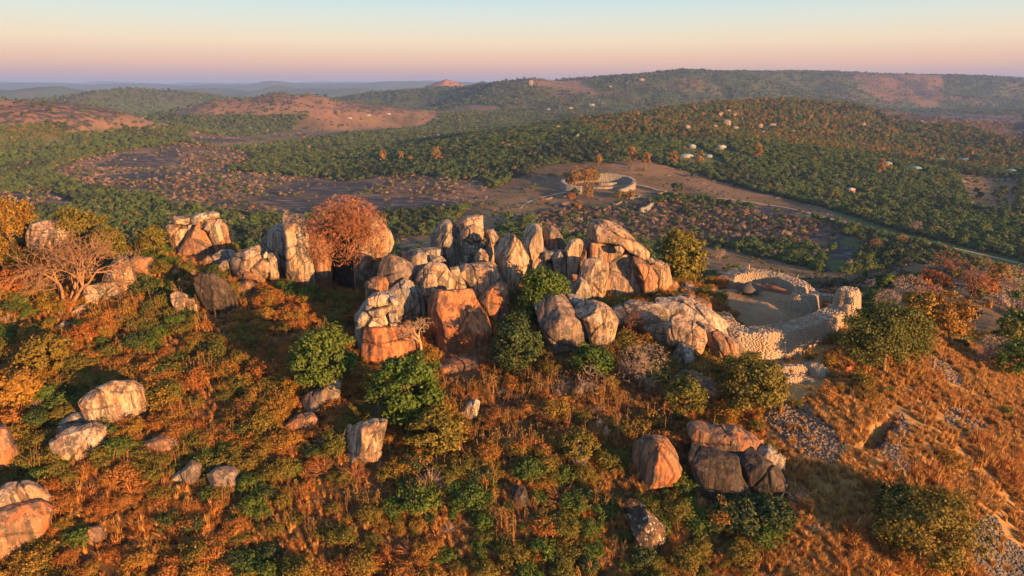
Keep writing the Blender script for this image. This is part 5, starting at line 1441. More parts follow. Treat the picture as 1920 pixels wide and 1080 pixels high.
def put_bare(px, py, label, seed, me_args, mat='grey', name="bare_tree", base=None, group=None, mark=None, rz=0.0, twigs=None):
    rg = np.random.default_rng(seed)
    c = np.asarray(base, float) if base is not None else hit1(px, py)
    e = obj(name, None, label=label, cat="tree", group=group, loc=c, rz=rz)
    obj("branches", bare_tree(rg=rg, mat=BK[mat], **me_args), e)
    if twigs is not None:
        n, R3, zc, kind, sz = twigs
        d = unit(rg, n)
        p = d * (rg.uniform(0.55, 1, n) ** 0.6)[:, None] * np.array(R3) + np.array([0, 0, zc])
        v, f = leaf_geo(p, d + rg.normal(size=(n, 3)) * 0.8, sz * rg.uniform(0.5, 1.3, n), rg, 0.10)
        obj("twigs", mesh_np("twigs", v, f, [BK[kind] if kind in BK else LF[kind]]), e, kind="stuff")
    if mark: LANDMARKS.append((c[0], c[1], mark))
    return e

# big leafless tree on the tall rocks: trunk rooted in the cleft
b0 = P(648, 470, 134.0)
put_bare(0, 0, "big round leafless tree with reddish twigs growing on the tall rocks", 201,
         dict(name="branches", hgt=16.0, r0=0.55, spread=0.62, levels=6, first=0.24, kids=(3, 4), ratio=0.72, min_r=0.028, up=0.2, stems=3, box=(np.array([0.4, -1.0, 5.0]), np.array([8.6, 6.0, 8.2]))),
         'red', base=(b0[0] + 1.2, 131.0, b0[2] - 1.0), mark="the big leafless tree", twigs=(5200, (8.4, 5.6, 8.0), 4.8, 'red', 0.5))
put_bare(132, 585, "spreading bare tree with a pale trunk at the left", 202, dict(name="branches", hgt=21, r0=0.70, spread=0.74, levels=5, first=0.30, kids=(3, 4), ratio=0.70, min_r=0.03, up=0.05, stems=3, box=(np.array([0, 0, 9.5]), np.array([13.5, 8.0, 8.5]))), 'tan', mark="the bare tree at the left")
b0 = P(790, 645, 108)
put_bare(0, 0, "gnarled pale leafless tree between the crag and the great red boulder", 203, dict(name="branches", hgt=8.5, r0=0.26, spread=0.75, levels=5, first=0.34, kids=(3, 4), ratio=0.66, min_r=0.022, up=0.25, stems=1, box=(np.array([-1.0, 0, 5.0]), np.array([4.4, 3.0, 3.8]))), 'pale', base=(b0[0], 107.5, b0[2] - 0.5))
put_bare(1692, 905, "small pale bare tree right of the sunken passage", 204, dict(name="branches", hgt=6.0, r0=0.14, spread=0.6, levels=5, first=0.34, kids=(3, 3), ratio=0.68, min_r=0.018, up=0.3), 'grey')
put_bare(1462, 938, "stubby dead tree stump right of the twin black rocks", 205, dict(name="branches", hgt=3.4, r0=0.22, spread=0.7, levels=3, first=0.45, kids=(2, 3), ratio=0.5, min_r=0.03), 'pale', name="dead_tree")
put_bare(1165, 872, "white fallen dead branch left of the reddish domed boulder", 206, dict(name="branches", hgt=3.0, r0=0.12, spread=0.9, levels=3, first=0.35, kids=(2, 3), ratio=0.7, min_r=0.025, up=-0.4), 'pale', name="dead_branch")
put_bare(1120, 735, "dead grey branching tree below the humped boulder", 207, dict(name="branches", hgt=7.5, r0=0.24, spread=0.85, levels=4, first=0.3, kids=(3, 4), ratio=0.7, min_r=0.024, up=0.05, stems=2), 'grey', mark="the dead grey tree")
put_bare(1205, 720, "tangled pale dead branches left of the rounded boulder below the court", 208, dict(name="branches", hgt=8.5, r0=0.2, spread=0.85, levels=5, first=0.28, kids=(3, 3), ratio=0.72, min_r=0.022, up=0.05, stems=3), 'grey', twigs=(900, (4.2, 3, 2.5), 4.5, 'grey', 0.3))
put_bare(1200, 628, "brown twiggy tree before the right massif", 209, dict(name="branches", hgt=7, r0=0.16, spread=0.8, levels=5, first=0.28, kids=(3, 4), ratio=0.68, min_r=0.02, stems=3), 'red', twigs=(1300, (4.5, 3, 2.4), 3.6, 'valley', 0.28))
put_bare(1250, 640, "orange twiggy shrub tree above the rounded boulder below the court", 210, dict(name="branches", hgt=6.5, r0=0.15, spread=0.8, levels=5, first=0.28, kids=(3, 4), ratio=0.68, min_r=0.02, stems=3), 'grey', twigs=(1300, (3.8, 3, 2.6), 3.4, 'yellow', 0.26))

put_tree(612, 740, "round bright green tree on the slope left of the red whaleback boulder", 10.0, 11.8, 'green', 301, clumps=120, per=90, leaf=0.27, mark="the round green tree", low=0.02, fork=0.35)
put_tree(765, 800, "dense green tree in front of the red whaleback boulder", 10.2, 11.5, 'green', 302, clumps=120, per=90, leaf=0.26, mark="the dense green tree", low=0.02)
put_tree(820, 850, "smaller olive tree below the dense green tree", 8.5, 6.5, 'olive', 303, clumps=90, per=70, leaf=0.26, low=0.0)
put_tree(700, 745, "wispy tan shrub between the two green trees", 5.0, 4.6, 'yellow', 304, clumps=50, per=45, leaf=0.16, low=0.0, name="shrub", cat="shrub")
b0 = P(1022, 592, 116.0)
put_tree(0, 0, "dark broad green tree between the central boulders and the right massif", 10.2, 10.5, 'green', 305, base=(b0[0], 116.5, gz_at(b0[0], 116.5)), clumps=120, per=85, leaf=0.27, low=0.0, mark="the broad green tree in the gap")
put_tree(968, 700, "dark glossy tree right of the great red boulder", 8.6, 10.6, 'dark', 306, clumps=110, per=85, leaf=0.25, low=0.0, mark="the dark glossy tree")
b0 = hit1(1272, 530)
put_tree(0, 0, "tall yellow-green tree behind the right end of the massif", 9.8, 14.0, 'lime', 307, base=(P(1272, 520, 141)[0], 141, gz_at(P(1272, 520, 141)[0], 141)), clumps=120, per=80, leaf=0.30, low=0.05, lob=0.5, mark="the tall yellow-green tree")
put_tree(1655, 700, "large spreading green tree beside the great curved wall", 18.0, 12.6, 'mix', 308, clumps=280, per=130, leaf=0.19, low=0.02, lob=0.6, mark="the large spreading tree", squash=0.5, up=0.1)
put_tree(1405, 775, "green tree standing before the terrace walls", 10.5, 9.2, 'olive', 309, clumps=140, per=120, leaf=0.22, low=0.02, mark="the tree before the terrace walls")
put_tree(1283, 778, "grey-green rounded tree below the blue-grey stone", 7.2, 6.6, 'olive', 310, clumps=80, per=70, leaf=0.2, low=0.0)
put_tree(1112, 705, "leafy green bush under the dark slanting boulder", 8.0, 5.2, 'green', 311, clumps=80, per=70, leaf=0.24, low=0.0)
put_tree(1725, 1050, "big dark green and olive tree in the bottom right", 13.5, 9.5, 'olive', 312, clumps=150, per=90, leaf=0.2, low=0.0, mark="the big bottom right tree")
put_tree(1680, 985, "glossy dark green bush left of the big bottom right tree", 6.5, 5.6, 'dark', 313, clumps=70, per=80, leaf=0.22, low=0.0)
put_tree(1385, 985, "dark green thicket below the twin black rocks", 7.5, 3.6, 'dark', 314, clumps=70, per=70, leaf=0.22, low=0.0, name="bush", cat="bush")
put_tree(1450, 985, "dark green bush right of the thicket below the black rocks", 6.0, 3.4, 'dark', 315, clumps=60, per=70, leaf=0.22, low=0.0, name="bush", cat="bush")
put_tree(1198, 822, "yellow-green bush on top of the reddish domed boulder", 3.6, 2.8, 'olive', 316, clumps=36, per=50, leaf=0.17, low=0.0, name="bush", cat="bush")
put_tree(1082, 862, "green bush over the half-buried boulder", 6.0, 4.2, 'olive', 317, clumps=60, per=60, leaf=0.17, low=0.0, name="bush", cat="bush")
# trees along the left crest
for k, (px_, py_, w_, h_, kd, lab) in enumerate((
        (25, 478, 13, 13.5, 'yellow', "tall golden tree at the far left of the crest"), (85, 462, 9, 8, 'olive', "olive tree right of the tall golden tree"), (150, 470, 12, 9.5, 'olive', "broad olive tree behind the square boulder"),
        (205, 492, 8, 8, 'olive', "small olive tree left of the bright green crest tree"), (262, 470, 7.5, 8.5, 'green', "bright green tree on the crest left of the outcrop"), (292, 482, 6.5, 7, 'olive', "round olive tree nearest the left outcrop"),
        (-30, 520, 12, 11, 'yellow', "golden tree cut by the left edge"), (20, 560, 9, 6, 'rust', "orange bushy tree at the left edge below the crest"), (235, 470, 6, 7, 'olive', "olive tree half hidden behind the crest"),
        (90, 700, 8.5, 6.5, 'olive', "olive bush tree left of the wave-shaped boulder"), (40, 760, 8, 6, 'yellow', "golden bush tree at the left edge above the orange rock"))):
    put_tree(px_, py_, lab, w_, h_, kd, 330 + k, clumps=90, per=65, leaf=0.27, low=0.0, lob=0.45, group="trees on the left crest and slope")
LANDMARKS.append((*hit1(150, 470)[:2], "the crest trees at the left"))
# trees right of the court and on the back slope
for k, (px_, py_, w_, h_, kd, lab) in enumerate((
        (1636, 585, 5.6, 6.0, 'green', "round bright green tree right of the stone tower"), (1718, 622, 7.0, 7.5, 'yellow', "golden tree on the slope edge right of the spreading tree"), (1775, 645, 8.0, 9.0, 'yellow', "flat-topped golden tree at the crest of the grass slope"),
        (1905, 712, 9.0, 7.0, 'green', "bright green tree at the right edge below the crest"), (1885, 660, 6.0, 7.0, 'olive', "slim olive tree near the right edge"), (1660, 545, 7.0, 5.0, 'green', "low green tree behind the round bright one"),
        (1610, 455, 8, 7.0, 'dark', "dark tree left of the footpath beyond the tower"), (1840, 560, 7.5, 7, 'rust', "rust-coloured tree among the bare trees"), (1870, 545, 8, 9, 'yellow', "orange-gold tree near the right edge"),
        (1700, 500, 8.5, 5.5, 'rust', "rusty brown tree left of the bare trees"), (1745, 548, 9, 6.5, 'rust', "low brown-orange tree between the bare trees"), (1680, 470, 9, 6, 'dark', "flat dark tree above the bare trees"), (1765, 480, 9, 6, 'dark', "dark bushy tree behind the bare trees"))):
    put_tree(px_, py_, lab, w_ * 1.15, h_ * 1.15, kd, 360 + k, clumps=70, per=50, leaf=0.30, low=0.1, lob=0.4, group="trees on the right back slope")
for k, (px_, py_, h_, mt, lab) in enumerate(((1820, 562, 15, 'red', "largest bare reddish tree on the right back slope"), (1700, 578, 11, 'grey', "bare grey tree right of the round green tree"), (1770, 520, 12, 'red', "bare reddish tree left of the largest one"), (1900, 560, 12, 'grey', "bare pale tree at the right edge"),
                                             (1660, 590, 8, 'grey', "small bare tree beside the round green tree"), (1740, 590, 9, 'red', "low bare tree above the golden slope tree"), (1855, 690, 7, 'grey', "bare tree near the right edge of the crest"), (1640, 470, 10, 'red', "bare reddish tree beside the footpath"), (1350, 488, 9, 'grey', "lone bare tree in the dry field behind the court"), (1715, 440, 12, 'grey', "bare grey tree beside the dirt road"), (1690, 462, 10, 'red', "bare tree left of the road bend"))):
    put_bare(px_, py_, lab, 380 + k, dict(name="branches", hgt=h_, r0=h_ * 0.022, spread=0.66, levels=5, first=0.26, kids=(3, 4), ratio=0.70, min_r=0.04, up=0.15), mt, group="bare trees on the right back slope", twigs=(700, (h_ * 0.45, h_ * 0.4, h_ * 0.32), h_ * 0.62, mt, 0.42))
# trees in and round the oval ruin
for k, (dx, dy, w_, h_, kd, lab) in enumerate(((-24, 4, 18, 22, 'yellow', "left of the tall golden trees inside the oval ruin"), (-12, 2, 17, 23, 'yellow', "tallest golden tree inside the oval ruin"), (-31, 10, 13, 17, 'yellow', "leftmost golden tree at the rim of the oval ruin"), (-4, 12, 14, 19, 'olive', "darker tree behind the tall golden trees in the ruin"),
        (-14, -38, 10, 11, 'yellow', "orange tree before the gap of the oval ruin"), (16, -44, 12, 9, 'olive', "left of two round dark trees before the oval ruin"), (27, -46, 11, 9, 'yellow', "right of two round dark trees before the oval ruin"), (-32, -40, 9, 8, 'rust', "pinkish tree before the left wall of the oval ruin"), (-28, -34, 10, 11, 'dark', "flat dark tree before the left wall of the oval ruin"), (-28, -75, 8, 6, 'yellow', "small round golden bush below the oval ruin"))):
    x, y = gc[0] + dx, gc[1] + dy
    put_tree(0, 0, lab, w_, h_, kd, 400 + k, base=(x, y, gz_at(x, y)), clumps=60, per=45, leaf=0.55, low=0.05, lob=0.5, group="trees at the oval ruin")
# lone sunlit trees in the green valley
for k, (px_, py_, h_, kd) in enumerate(((718, 306, 20, 'yellow'), (752, 303, 15, 'yellow'), (770, 306, 11, 'yellow'), (818, 304, 22, 'yellow'), (1185, 312, 26, 'yellow'), (1210, 318, 22, 'yellow'), (1262, 312, 20, 'yellow'), (1122, 312, 16, 'yellow'), (1311, 314, 20, 'yellow'), (1420, 302, 24, 'yellow'),
                                        (1268, 366, 13, 'dark'), (1560, 380, 14, 'olive'), (1650, 330, 22, 'yellow'), (1836, 372, 7, 'dark'), (1868, 376, 13, 'dark'), (1905, 372, 14, 'dark'), (1880, 364, 10, 'dark'), (1830, 362, 6, 'dark'), (955, 415, 9, 'green'), (1285, 400, 8, 'dark'))):
    lab = f"{'slender golden' if kd == 'yellow' else 'lone dark' if kd == 'dark' else 'bright'} valley tree, " + ("leftmost of the golden row in the green wood", "second of the golden row in the green wood", "small golden tree left of the tallest in the wood", "tallest golden tree in the left wood", "tallest above the oval ruin", "just right of the tallest above the oval ruin", "third right of the oval ruin", "straight above the oval ruin", "below the lodge", "right of the lodge on the wooded hill",
        "standing at the road right of the oval ruin", "in the brush beside the road", "left of the teal-roofed houses", "smallest in the open right field", "largest in the open right field", "right edge of the open field", "upper edge of the open right field", "left end of the open right field", "beside the path behind the central boulders", "below the road right of the oval ruin")[k]
    put_tree(px_, py_, lab, h_ * (0.55 if kd == 'yellow' else 1.1), h_, kd, 430 + k, clumps=45, per=35, leaf=0.7, low=0.08, lob=0.5, group="single trees standing out in the valley")

# ================================================================== ground cover and woods
def shrub_proto(kind, seed, clumps=26, per=26, leaf=0.14, R3=(1, 1, 0.8), stems=6):
    clumps, per, leaf = int(clumps * 1.7), int(per * 1.9), leaf * 0.54
    rg = np.random.default_rng(seed)
    me, cc = crown_mesh("shrub", rg, np.array(R3), np.array([0, 0, R3[2] * 0.85]), clumps, per, leaf, LF[kind], 0.35, 0.30, 0.45, 0.25, seed)
    t = Tubes()
    for i in rg.permutation(len(cc))[:stems]:
        t.add(bend((0, 0, -0.2), cc[i], rg, 3, 0.12), np.linspace(0.035, 0.012, 4), 3)
    v1 = np.array([v.co[:] for v in me.vertices]); n1_ = len(v1)
    f1 = np.arange(n1_).reshape(-1, 4)
    tv = np.vstack(t.v); tf = np.array(t.f) + n1_
    out = mesh_np("shrub", np.vstack([v1, tv]), np.vstack([f1, tf]), [LF[kind], BK['grey']], mat_idx=np.concatenate([np.zeros(len(f1)), np.ones(len(tf))]))
    bpy.data.meshes.remove(me)
    return out

def twig_proto(kind, seed, n=260):
    rg = np.random.default_rng(seed)
    d = unit(rg, n, 0.5); d[:, 2] = np.abs(d[:, 2]) + 0.25; d /= np.linalg.norm(d, axis=1, keepdims=True)
    L = rg.uniform(0.5, 1.25, n)
    a = rg.normal(size=(n, 3)) * 0.12 + d * (L * rg.uniform(0, 0.5, n))[:, None]; a[:, 2] = np.abs(a[:, 2])
    side = np.cross(d, rg.normal(size=(n, 3))); side /= np.linalg.norm(side, axis=1, keepdims=True)
    b = a + (d + rg.normal(size=(n, 3)) * 0.25) * (L * 0.75)[:, None]
    w = 0.022
    v = np.stack([a - side * w, a + side * w, b + side * w * 0.3, b - side * w * 0.3], 1).reshape(-1, 3)
    return mesh_np("twiggy_shrub", v, np.arange(4 * n).reshape(-1, 4), [BK[kind] if kind in BK else LF[kind]])

def tuft_proto(kind, seed, n=70, hgt=0.9, w=0.035, splay=0.55, lean=(0, 0)):
    rg = np.random.default_rng(seed)
    a = rg.uniform(0, 6.28, n); r = rg.uniform(0, 0.22, n)
    base = np.column_stack([r * np.cos(a), r * np.sin(a), np.full(n, -0.05)])
    out = np.column_stack([np.cos(a), np.sin(a), np.zeros(n)])
    h = hgt * rg.uniform(0.5, 1.15, n); sp = splay * rg.uniform(0.2, 1.2, n)
    m = base + out * (h * sp * 0.35)[:, None] + np.column_stack([lean[0] * h * 0.3, lean[1] * h * 0.3, h * 0.6])
    t = base + out * (h * sp)[:, None] + np.column_stack([lean[0] * h, lean[1] * h, h * (1 - 0.35 * sp)])
    sd = np.column_stack([-np.sin(a), np.cos(a), np.zeros(n)]) * w
    v = np.stack([base - sd, base + sd, m + sd * 0.8, m - sd * 0.8, t], 1).reshape(-1, 3)
    k = np.arange(n)[:, None] * 5
    f = [tuple(x) for x in np.hstack([k, k + 1, k + 2, k + 3])] + [tuple(x) for x in np.hstack([k + 3, k + 2, k + 4])]
    return mesh_np("grass_tuft", v, f, [LF[kind]])

def stalk_proto(seed, n=16):
    """tall dry stems with a few leaves near the top"""
    rg = np.random.default_rng(seed)
    t = Tubes(); pts = []
    for _ in range(n):
        b = np.array([rg.normal() * 0.45, rg.normal() * 0.45, -0.1]); h = rg.uniform(1.3, 2.4)
        e = b + np.array([rg.normal() * 0.18, rg.normal() * 0.18, h])
        t.add(bend(b, e, rg, 3, 0.05), np.linspace(0.035, 0.02, 4), 3)
        for _k in range(7): pts.append(b + (e - b) * rg.uniform(0.55, 1.05) + rg.normal(size=3) * 0.14)
    pts = np.array(pts)
    v2, f2 = leaf_geo(pts, rg.normal(size=(len(pts), 3)), rg.uniform(0.06, 0.13, len(pts)), rg)
    v1 = np.vstack(t.v); f1 = np.array(t.f)
    return mesh_np("dry_stalks", np.vstack([v1, v2]), np.vstack([f1, f2 + len(v1)]), [BK['red'], LF['olive']], mat_idx=np.concatenate([np.zeros(len(f1)), np.ones(len(f2))]))

SLOPE = [('olive', shrub_proto('olive', 1)), ('olive', shrub_proto('olive', 2, R3=(1.1, 0.9, 0.9))), ('olive', shrub_proto('olive', 3, 30, 20, 0.12)),
         ('green', shrub_proto('green', 4, 28, 26, 0.15)), ('green', shrub_proto('green', 5, 24, 28, 0.16, (1.1, 1, 0.75))),
         ('golden', shrub_proto('yellow', 6, 26, 24, 0.12)), ('golden', shrub_proto('yellow', 7, 22, 24, 0.13, (0.9, 0.9, 1.0))),
         ('rusty', shrub_proto('rust', 8, 26, 24, 0.12)), ('rusty', shrub_proto('rust', 9, 20, 26, 0.11, (1, 1, 0.7))),
         ('twig', twig_proto('grey', 10)), ('twig', twig_proto('red', 11)),
         ('stalk', stalk_proto(12)), ('stalk', stalk_proto(13, 12)),
         ('straw', tuft_proto('straw', 14)), ('straw', tuft_proto('straw', 15, 80, 0.75, 0.035, 0.8, (-0.25, 0.1))), ('straw', tuft_proto('straw', 16, 60, 1.1, 0.035, 0.4)),
         ('redtuft', tuft_proto('redgrass', 17, 80, 0.9, 0.035, 0.7)), ('redtuft', tuft_proto('redgrass', 18, 70, 1.15, 0.035, 0.45)),
         ('dark', shrub_proto('dark', 19, 28, 26, 0.15))]
S_IDX = {}
for i, (k, _m) in enumerate(SLOPE): S_IDX.setdefault(k, []).append(i)

def scatter_gn(name, meshes, pos, scl, rot, idx, label):
    """one object of kind stuff: the meshes instanced on points"""
    c = bpy.data.collections.new(name + "_kinds")
    for i, m in enumerate(meshes):
        c.objects.link(bpy.data.objects.new(f"{name}_kind_{i:02d}", m))
    me = bpy.data.meshes.new(name)
    n = len(pos)
    me.vertices.add(n)
    me.vertices.foreach_set("co", np.asarray(pos, np.float32).ravel())
    for nm, tp, dat in (("plant_scale", 'FLOAT_VECTOR', scl), ("plant_turn", 'FLOAT_VECTOR', rot)):
        a = me.attributes.new(nm, tp, 'POINT'); a.data.foreach_set("vector", np.asarray(dat, np.float32).ravel())
    a = me.attributes.new("plant_kind", 'INT', 'POINT'); a.data.foreach_set("value", np.asarray(idx, np.int32))
    o = obj(name, me, label=label, kind="stuff")
    ng = bpy.data.node_groups.new(name, 'GeometryNodeTree')
    ng.interface.new_socket("Geometry", in_out='INPUT', socket_type='NodeSocketGeometry')
    ng.interface.new_socket("Geometry", in_out='OUTPUT', socket_type='NodeSocketGeometry')
    N, Lk = ng.nodes, ng.links
    gi, go = N.new("NodeGroupInput"), N.new("NodeGroupOutput")
    ci = N.new("GeometryNodeCollectionInfo"); ci.inputs["Collection"].default_value = c
    ci.inputs["Separate Children"].default_value = True
    ip = N.new("GeometryNodeInstanceOnPoints"); ip.inputs["Pick Instance"].default_value = True
    def attr(nm, tp):
        a = N.new("GeometryNodeInputNamedAttribute"); a.data_type = tp; a.inputs["Name"].default_value = nm
        return a.outputs["Attribute"]
    Lk.new(gi.outputs[0], ip.inputs["Points"]); Lk.new(ci.outputs[0], ip.inputs["Instance"])
    Lk.new(attr("plant_kind", 'INT'), ip.inputs["Instance Index"])
    Lk.new(attr("plant_scale", 'FLOAT_VECTOR'), ip.inputs["Scale"])
    e2r = N.new("FunctionNodeEulerToRotation"); Lk.new(attr("plant_turn", 'FLOAT_VECTOR'), e2r.inputs[0]); Lk.new(e2r.outputs[0], ip.inputs["Rotation"])
    Lk.new(ip.outputs[0], go.inputs[0])
    md = o.modifiers.new("scatter", 'NODES'); md.node_group = ng
    return o

# where plants may stand on the hill
def blocked(x, y, z, up):
    px, py = project(x, y, z + up)
    bad = np.zeros(len(x), bool)
    for poly, Yr, lone in ROCK_PX:
        c = poly.mean(0)
        q = c + (poly - c) * 1.04
        q[:, 1] = np.where(q[:, 1] > c[1], c[1] + (q[:, 1] - c[1]) * (0.6 if lone else 0.9), q[:, 1])
        bad |= in_poly(px, py, q) & (y < Yr + 1.0)
    bad |= in_poly(x, y, COURT * 1.0)
    for rect in ([(1380, 600), (1520, 590), (1560, 600), (1545, 740), (1380, 740)], [(1425, 790), (1455, 748), (1495, 745), (1595, 835), (1565, 872), (1495, 855)], [(1625, 835), (1680, 755), (1715, 785), (1690, 865), (1650, 870)],
                 [(1728, 672), (1760, 665), (1805, 705), (1808, 732), (1768, 714)], [(1765, 770), (1800, 760), (1855, 790), (1840, 812), (1780, 803)], [(1832, 975), (1868, 962), (1930, 1045), (1930, 1085), (1850, 1085), (1812, 1040)]):
        inside = in_poly(px, py, np.array(rect, float)) & (y < 116)
        bad |= inside & (_hash(np.floor(x * 9), np.floor(y * 9), np.zeros_like(x), 5) < 0.9)
    return bad

rg = np.random.default_rng(77)
def hill_points(n, ylo=44, yhi=152):
    x = rg.uniform(-130, 130, n); y = rg.uniform(ylo, yhi, n)
    keep = np.abs(x) < y * 0.80 + 12
    x, y = x[keep], y[keep]
    return x, y, H(x, y)

x, y, z = hill_points(19000)
px, py = project(x, y, z)
right = sstep(1380, 1560, px + (py - 800) * 0.25 + 90 * fbm2(x / 9, y / 9, 2, 61)) * (y < 135)
brown = sstep(0, 1, 1 - ((px - 1030) / 230) ** 2 - ((py - 770) / 120) ** 2)
den = 0.66 * (1 - 0.93 * right) * (1 - 0.45 * brown) * (0.35 + 0.9 * sstep(-0.5, 0.3, fbm2(x / 8, y / 8, 3, 62)))
den = np.where(y > 128, den * 0.8, den)
sel = rg.uniform(0, 1, len(x)) < den
x, y, z, px, py, brown, right = (a[sel] for a in (x, y, z, px, py, brown, right))
f1, f2, f3 = fbm2(x / 13, y / 13, 3, 63), fbm2(x / 11, y / 11, 3, 64), rg.uniform(-1, 1, len(x))
low_left = sstep(0, 1, 1 - ((px - 330) / 170) ** 2 - ((py - 1020) / 90) ** 2)
kinds = np.where(f1 + 0.35 * f3 > 0.20, 'green', np.where(f1 + 0.3 * f3 < -0.27, 'rusty', np.where(f2 + 0.4 * f3 > 0.22, 'golden', 'olive')))
kinds = np.where((brown > 0.3) & (rg.uniform(0, 1, len(x)) < 0.72), np.where(rg.uniform(0, 1, len(x)) < 0.6, 'stalk', 'twig'), kinds)
kinds = np.where(rg.uniform(0, 1, len(x)) < 0.10, 'twig', kinds)
kinds = np.where(rg.uniform(0, 1, len(x)) < 0.12, 'stalk', kinds)
kinds = np.where((kinds == 'green') & (rg.uniform(0, 1, len(x)) < 0.25), 'dark', kinds)
kinds = np.where((low_left > 0.2) & (rg.uniform(0, 1, len(x)) < 0.6), 'rusty', kinds)
sc = (0.6 + 1.3 * rg.uniform(0, 1, len(x)) ** 1.4) * np.where(np.isin(kinds, ['stalk', 'twig']), 0.9, 1.0) * (1 + 0.25 * f2)
ok = ~blocked(x, y, z, sc * 0.8) & ~blocked(x, y, z, sc * 0.2) & ~blocked(x, y, z, sc * 1.4)
x, y, z, px, py, kinds, sc = (a[ok] for a in (x, y, z, px, py, kinds, sc))
pick = np.array([S_IDX[k][rg.integers(len(S_IDX[k]))] for k in kinds])
rz_ = rg.uniform(0, 6.28, len(x))
sxyz = np.column_stack([sc * rg.uniform(0.85, 1.2, len(x)), sc * rg.uniform(0.85, 1.2, len(x)), sc * rg.uniform(0.75, 1.15, len(x))])
# the ones that show largest are individuals
inframe = (px > -10) & (px < 1930) & (py > 300) & (py < 1095) & visible(x, y, z + sc * 1.2)
size = sc / np.hypot(y, CAM_Z - z) * np.isin(kinds, ['olive', 'green', 'golden', 'rusty', 'dark']) * inframe
order = np.argsort(-size)[:290]
single = np.zeros(len(x), bool); single[order] = True

LM_PX = [(*[float(a) for a in project(a, b, gz_at(a, b))], nm) for a, b, nm in LANDMARKS]
ORD = ["nearest", "second nearest", "third nearest", "fourth nearest", "fifth nearest", "sixth nearest", "seventh nearest", "eighth nearest", "ninth nearest", "tenth nearest"] + [f"{w} nearest" for w in ("eleventh", "twelfth", "thirteenth", "fourteenth", "fifteenth", "sixteenth", "seventeenth", "eighteenth", "nineteenth", "twentieth", "twenty-first", "twenty-second", "twenty-third", "twenty-fourth", "twenty-fifth", "twenty-sixth", "twenty-seventh", "twenty-eighth")]
def spot_labels(pxs, pys, words_, marks, noun):
    """a phrase for each plant: its look, the landmark it is closest to, the side, its rank"""
    groups = {}
    for i, (a, b, w) in enumerate(zip(pxs, pys, words_)):
        d = [math.hypot(a - m[0], (b - m[1]) * 1.2) for m in marks]
        m = marks[int(np.argmin(d))]
        dx, dy = a - m[0], b - m[1]
        side = ("right of" if dx > 0 else "left of") if abs(dx) > abs(dy) else ("below" if dy > 0 else "above")
        groups.setdefault((w, side, m[2]), []).append((min(d), i))
    out = {}
    for (w, side, nm), lst in groups.items():
        for k, (_d, i) in enumerate(sorted(lst)):
            out[i] = f"{w} {noun} {side} {nm}" + (f", {ORD[min(k, len(ORD) - 1)]}" if len(lst) > 1 else "")
    return out
ii_ = np.where(single)[0]
lab = spot_labels(px[ii_], py[ii_], [{'dark': 'dark green'}.get(k, k) for k in kinds[ii_]], LM_PX, "leafy bush")
for k, i in enumerate(ii_):
    o = obj("bush", SLOPE[pick[i]][1], label=lab[k], cat="bush", group="leafy bushes on the hill slope", loc=(x[i], y[i], z[i] - 0.05), rz=rz_[i], scale=sxyz[i])
rest = ~single
scatter_gn("undergrowth", [m for _k, m in SLOPE], np.column_stack([x, y, z - 0.05])[rest], sxyz[rest], np.column_stack([rg.normal(0, 0.08, rest.sum()), rg.normal(0, 0.08, rest.sum()), rz_[rest]]), pick[rest], "mixed low bushes and dry stalks covering the hill slope")

# grass
x, y, z = hill_points(75000)
px, py = project(x, y, z)
right = sstep(1330, 1560, px + (py - 800) * 0.25 + 90 * fbm2(x / 9, y / 9, 2, 61)) * (y < 140)
den = (0.62 + 0.3 * right) * (0.45 + 0.75 * sstep(-0.4, 0.3, fbm2(x / 5, y / 5, 3, 65)))
sel = rg.uniform(0, 1, len(x)) < den
x, y, z, px, py, right = (a[sel] for a in (x, y, z, px, py, right))
sc = rg.uniform(0.6, 1.25, len(x)) * (1 + 0.2 * right)
ok = ~blocked(x, y, z, sc * 0.6) & ~blocked(x, y, z, sc * 0.1)
x, y, z, px, py, right, sc = (a[ok] for a in (x, y, z, px, py, right, sc))
lowl = sstep(0, 1, 1 - ((px - 320) / 190) ** 2 - ((py - 1020) / 110) ** 2) + sstep(0.1, 0.5, fbm2(x / 9, y / 9, 3, 68)) * (py > 820)
sc = sc * (1 + 0.7 * np.clip(lowl, 0, 1))
redp = 0.50 - 0.42 * right + 0.35 * np.clip(lowl, 0, 1) + 0.35 * fbm2(x / 14, y / 14, 3, 66)
kd = np.where(rg.uniform(0, 1, len(x)) < redp, 'redtuft', 'straw')
pick = np.array([S_IDX[k][rg.integers(len(S_IDX[k]))] for k in kd])
scatter_gn("dry_grass", [m for _k, m in SLOPE], np.column_stack([x, y, z]), np.repeat(sc[:, None], 3, 1), np.column_stack([rg.normal(0, 0.1, len(x)), rg.normal(0, 0.1, len(x)), rg.uniform(0, 6.28, len(x))]), pick, "dry straw and reddish grass tufts on the hill slope")
print("slope plants", len(ii_), rest.sum(), "grass", len(x))

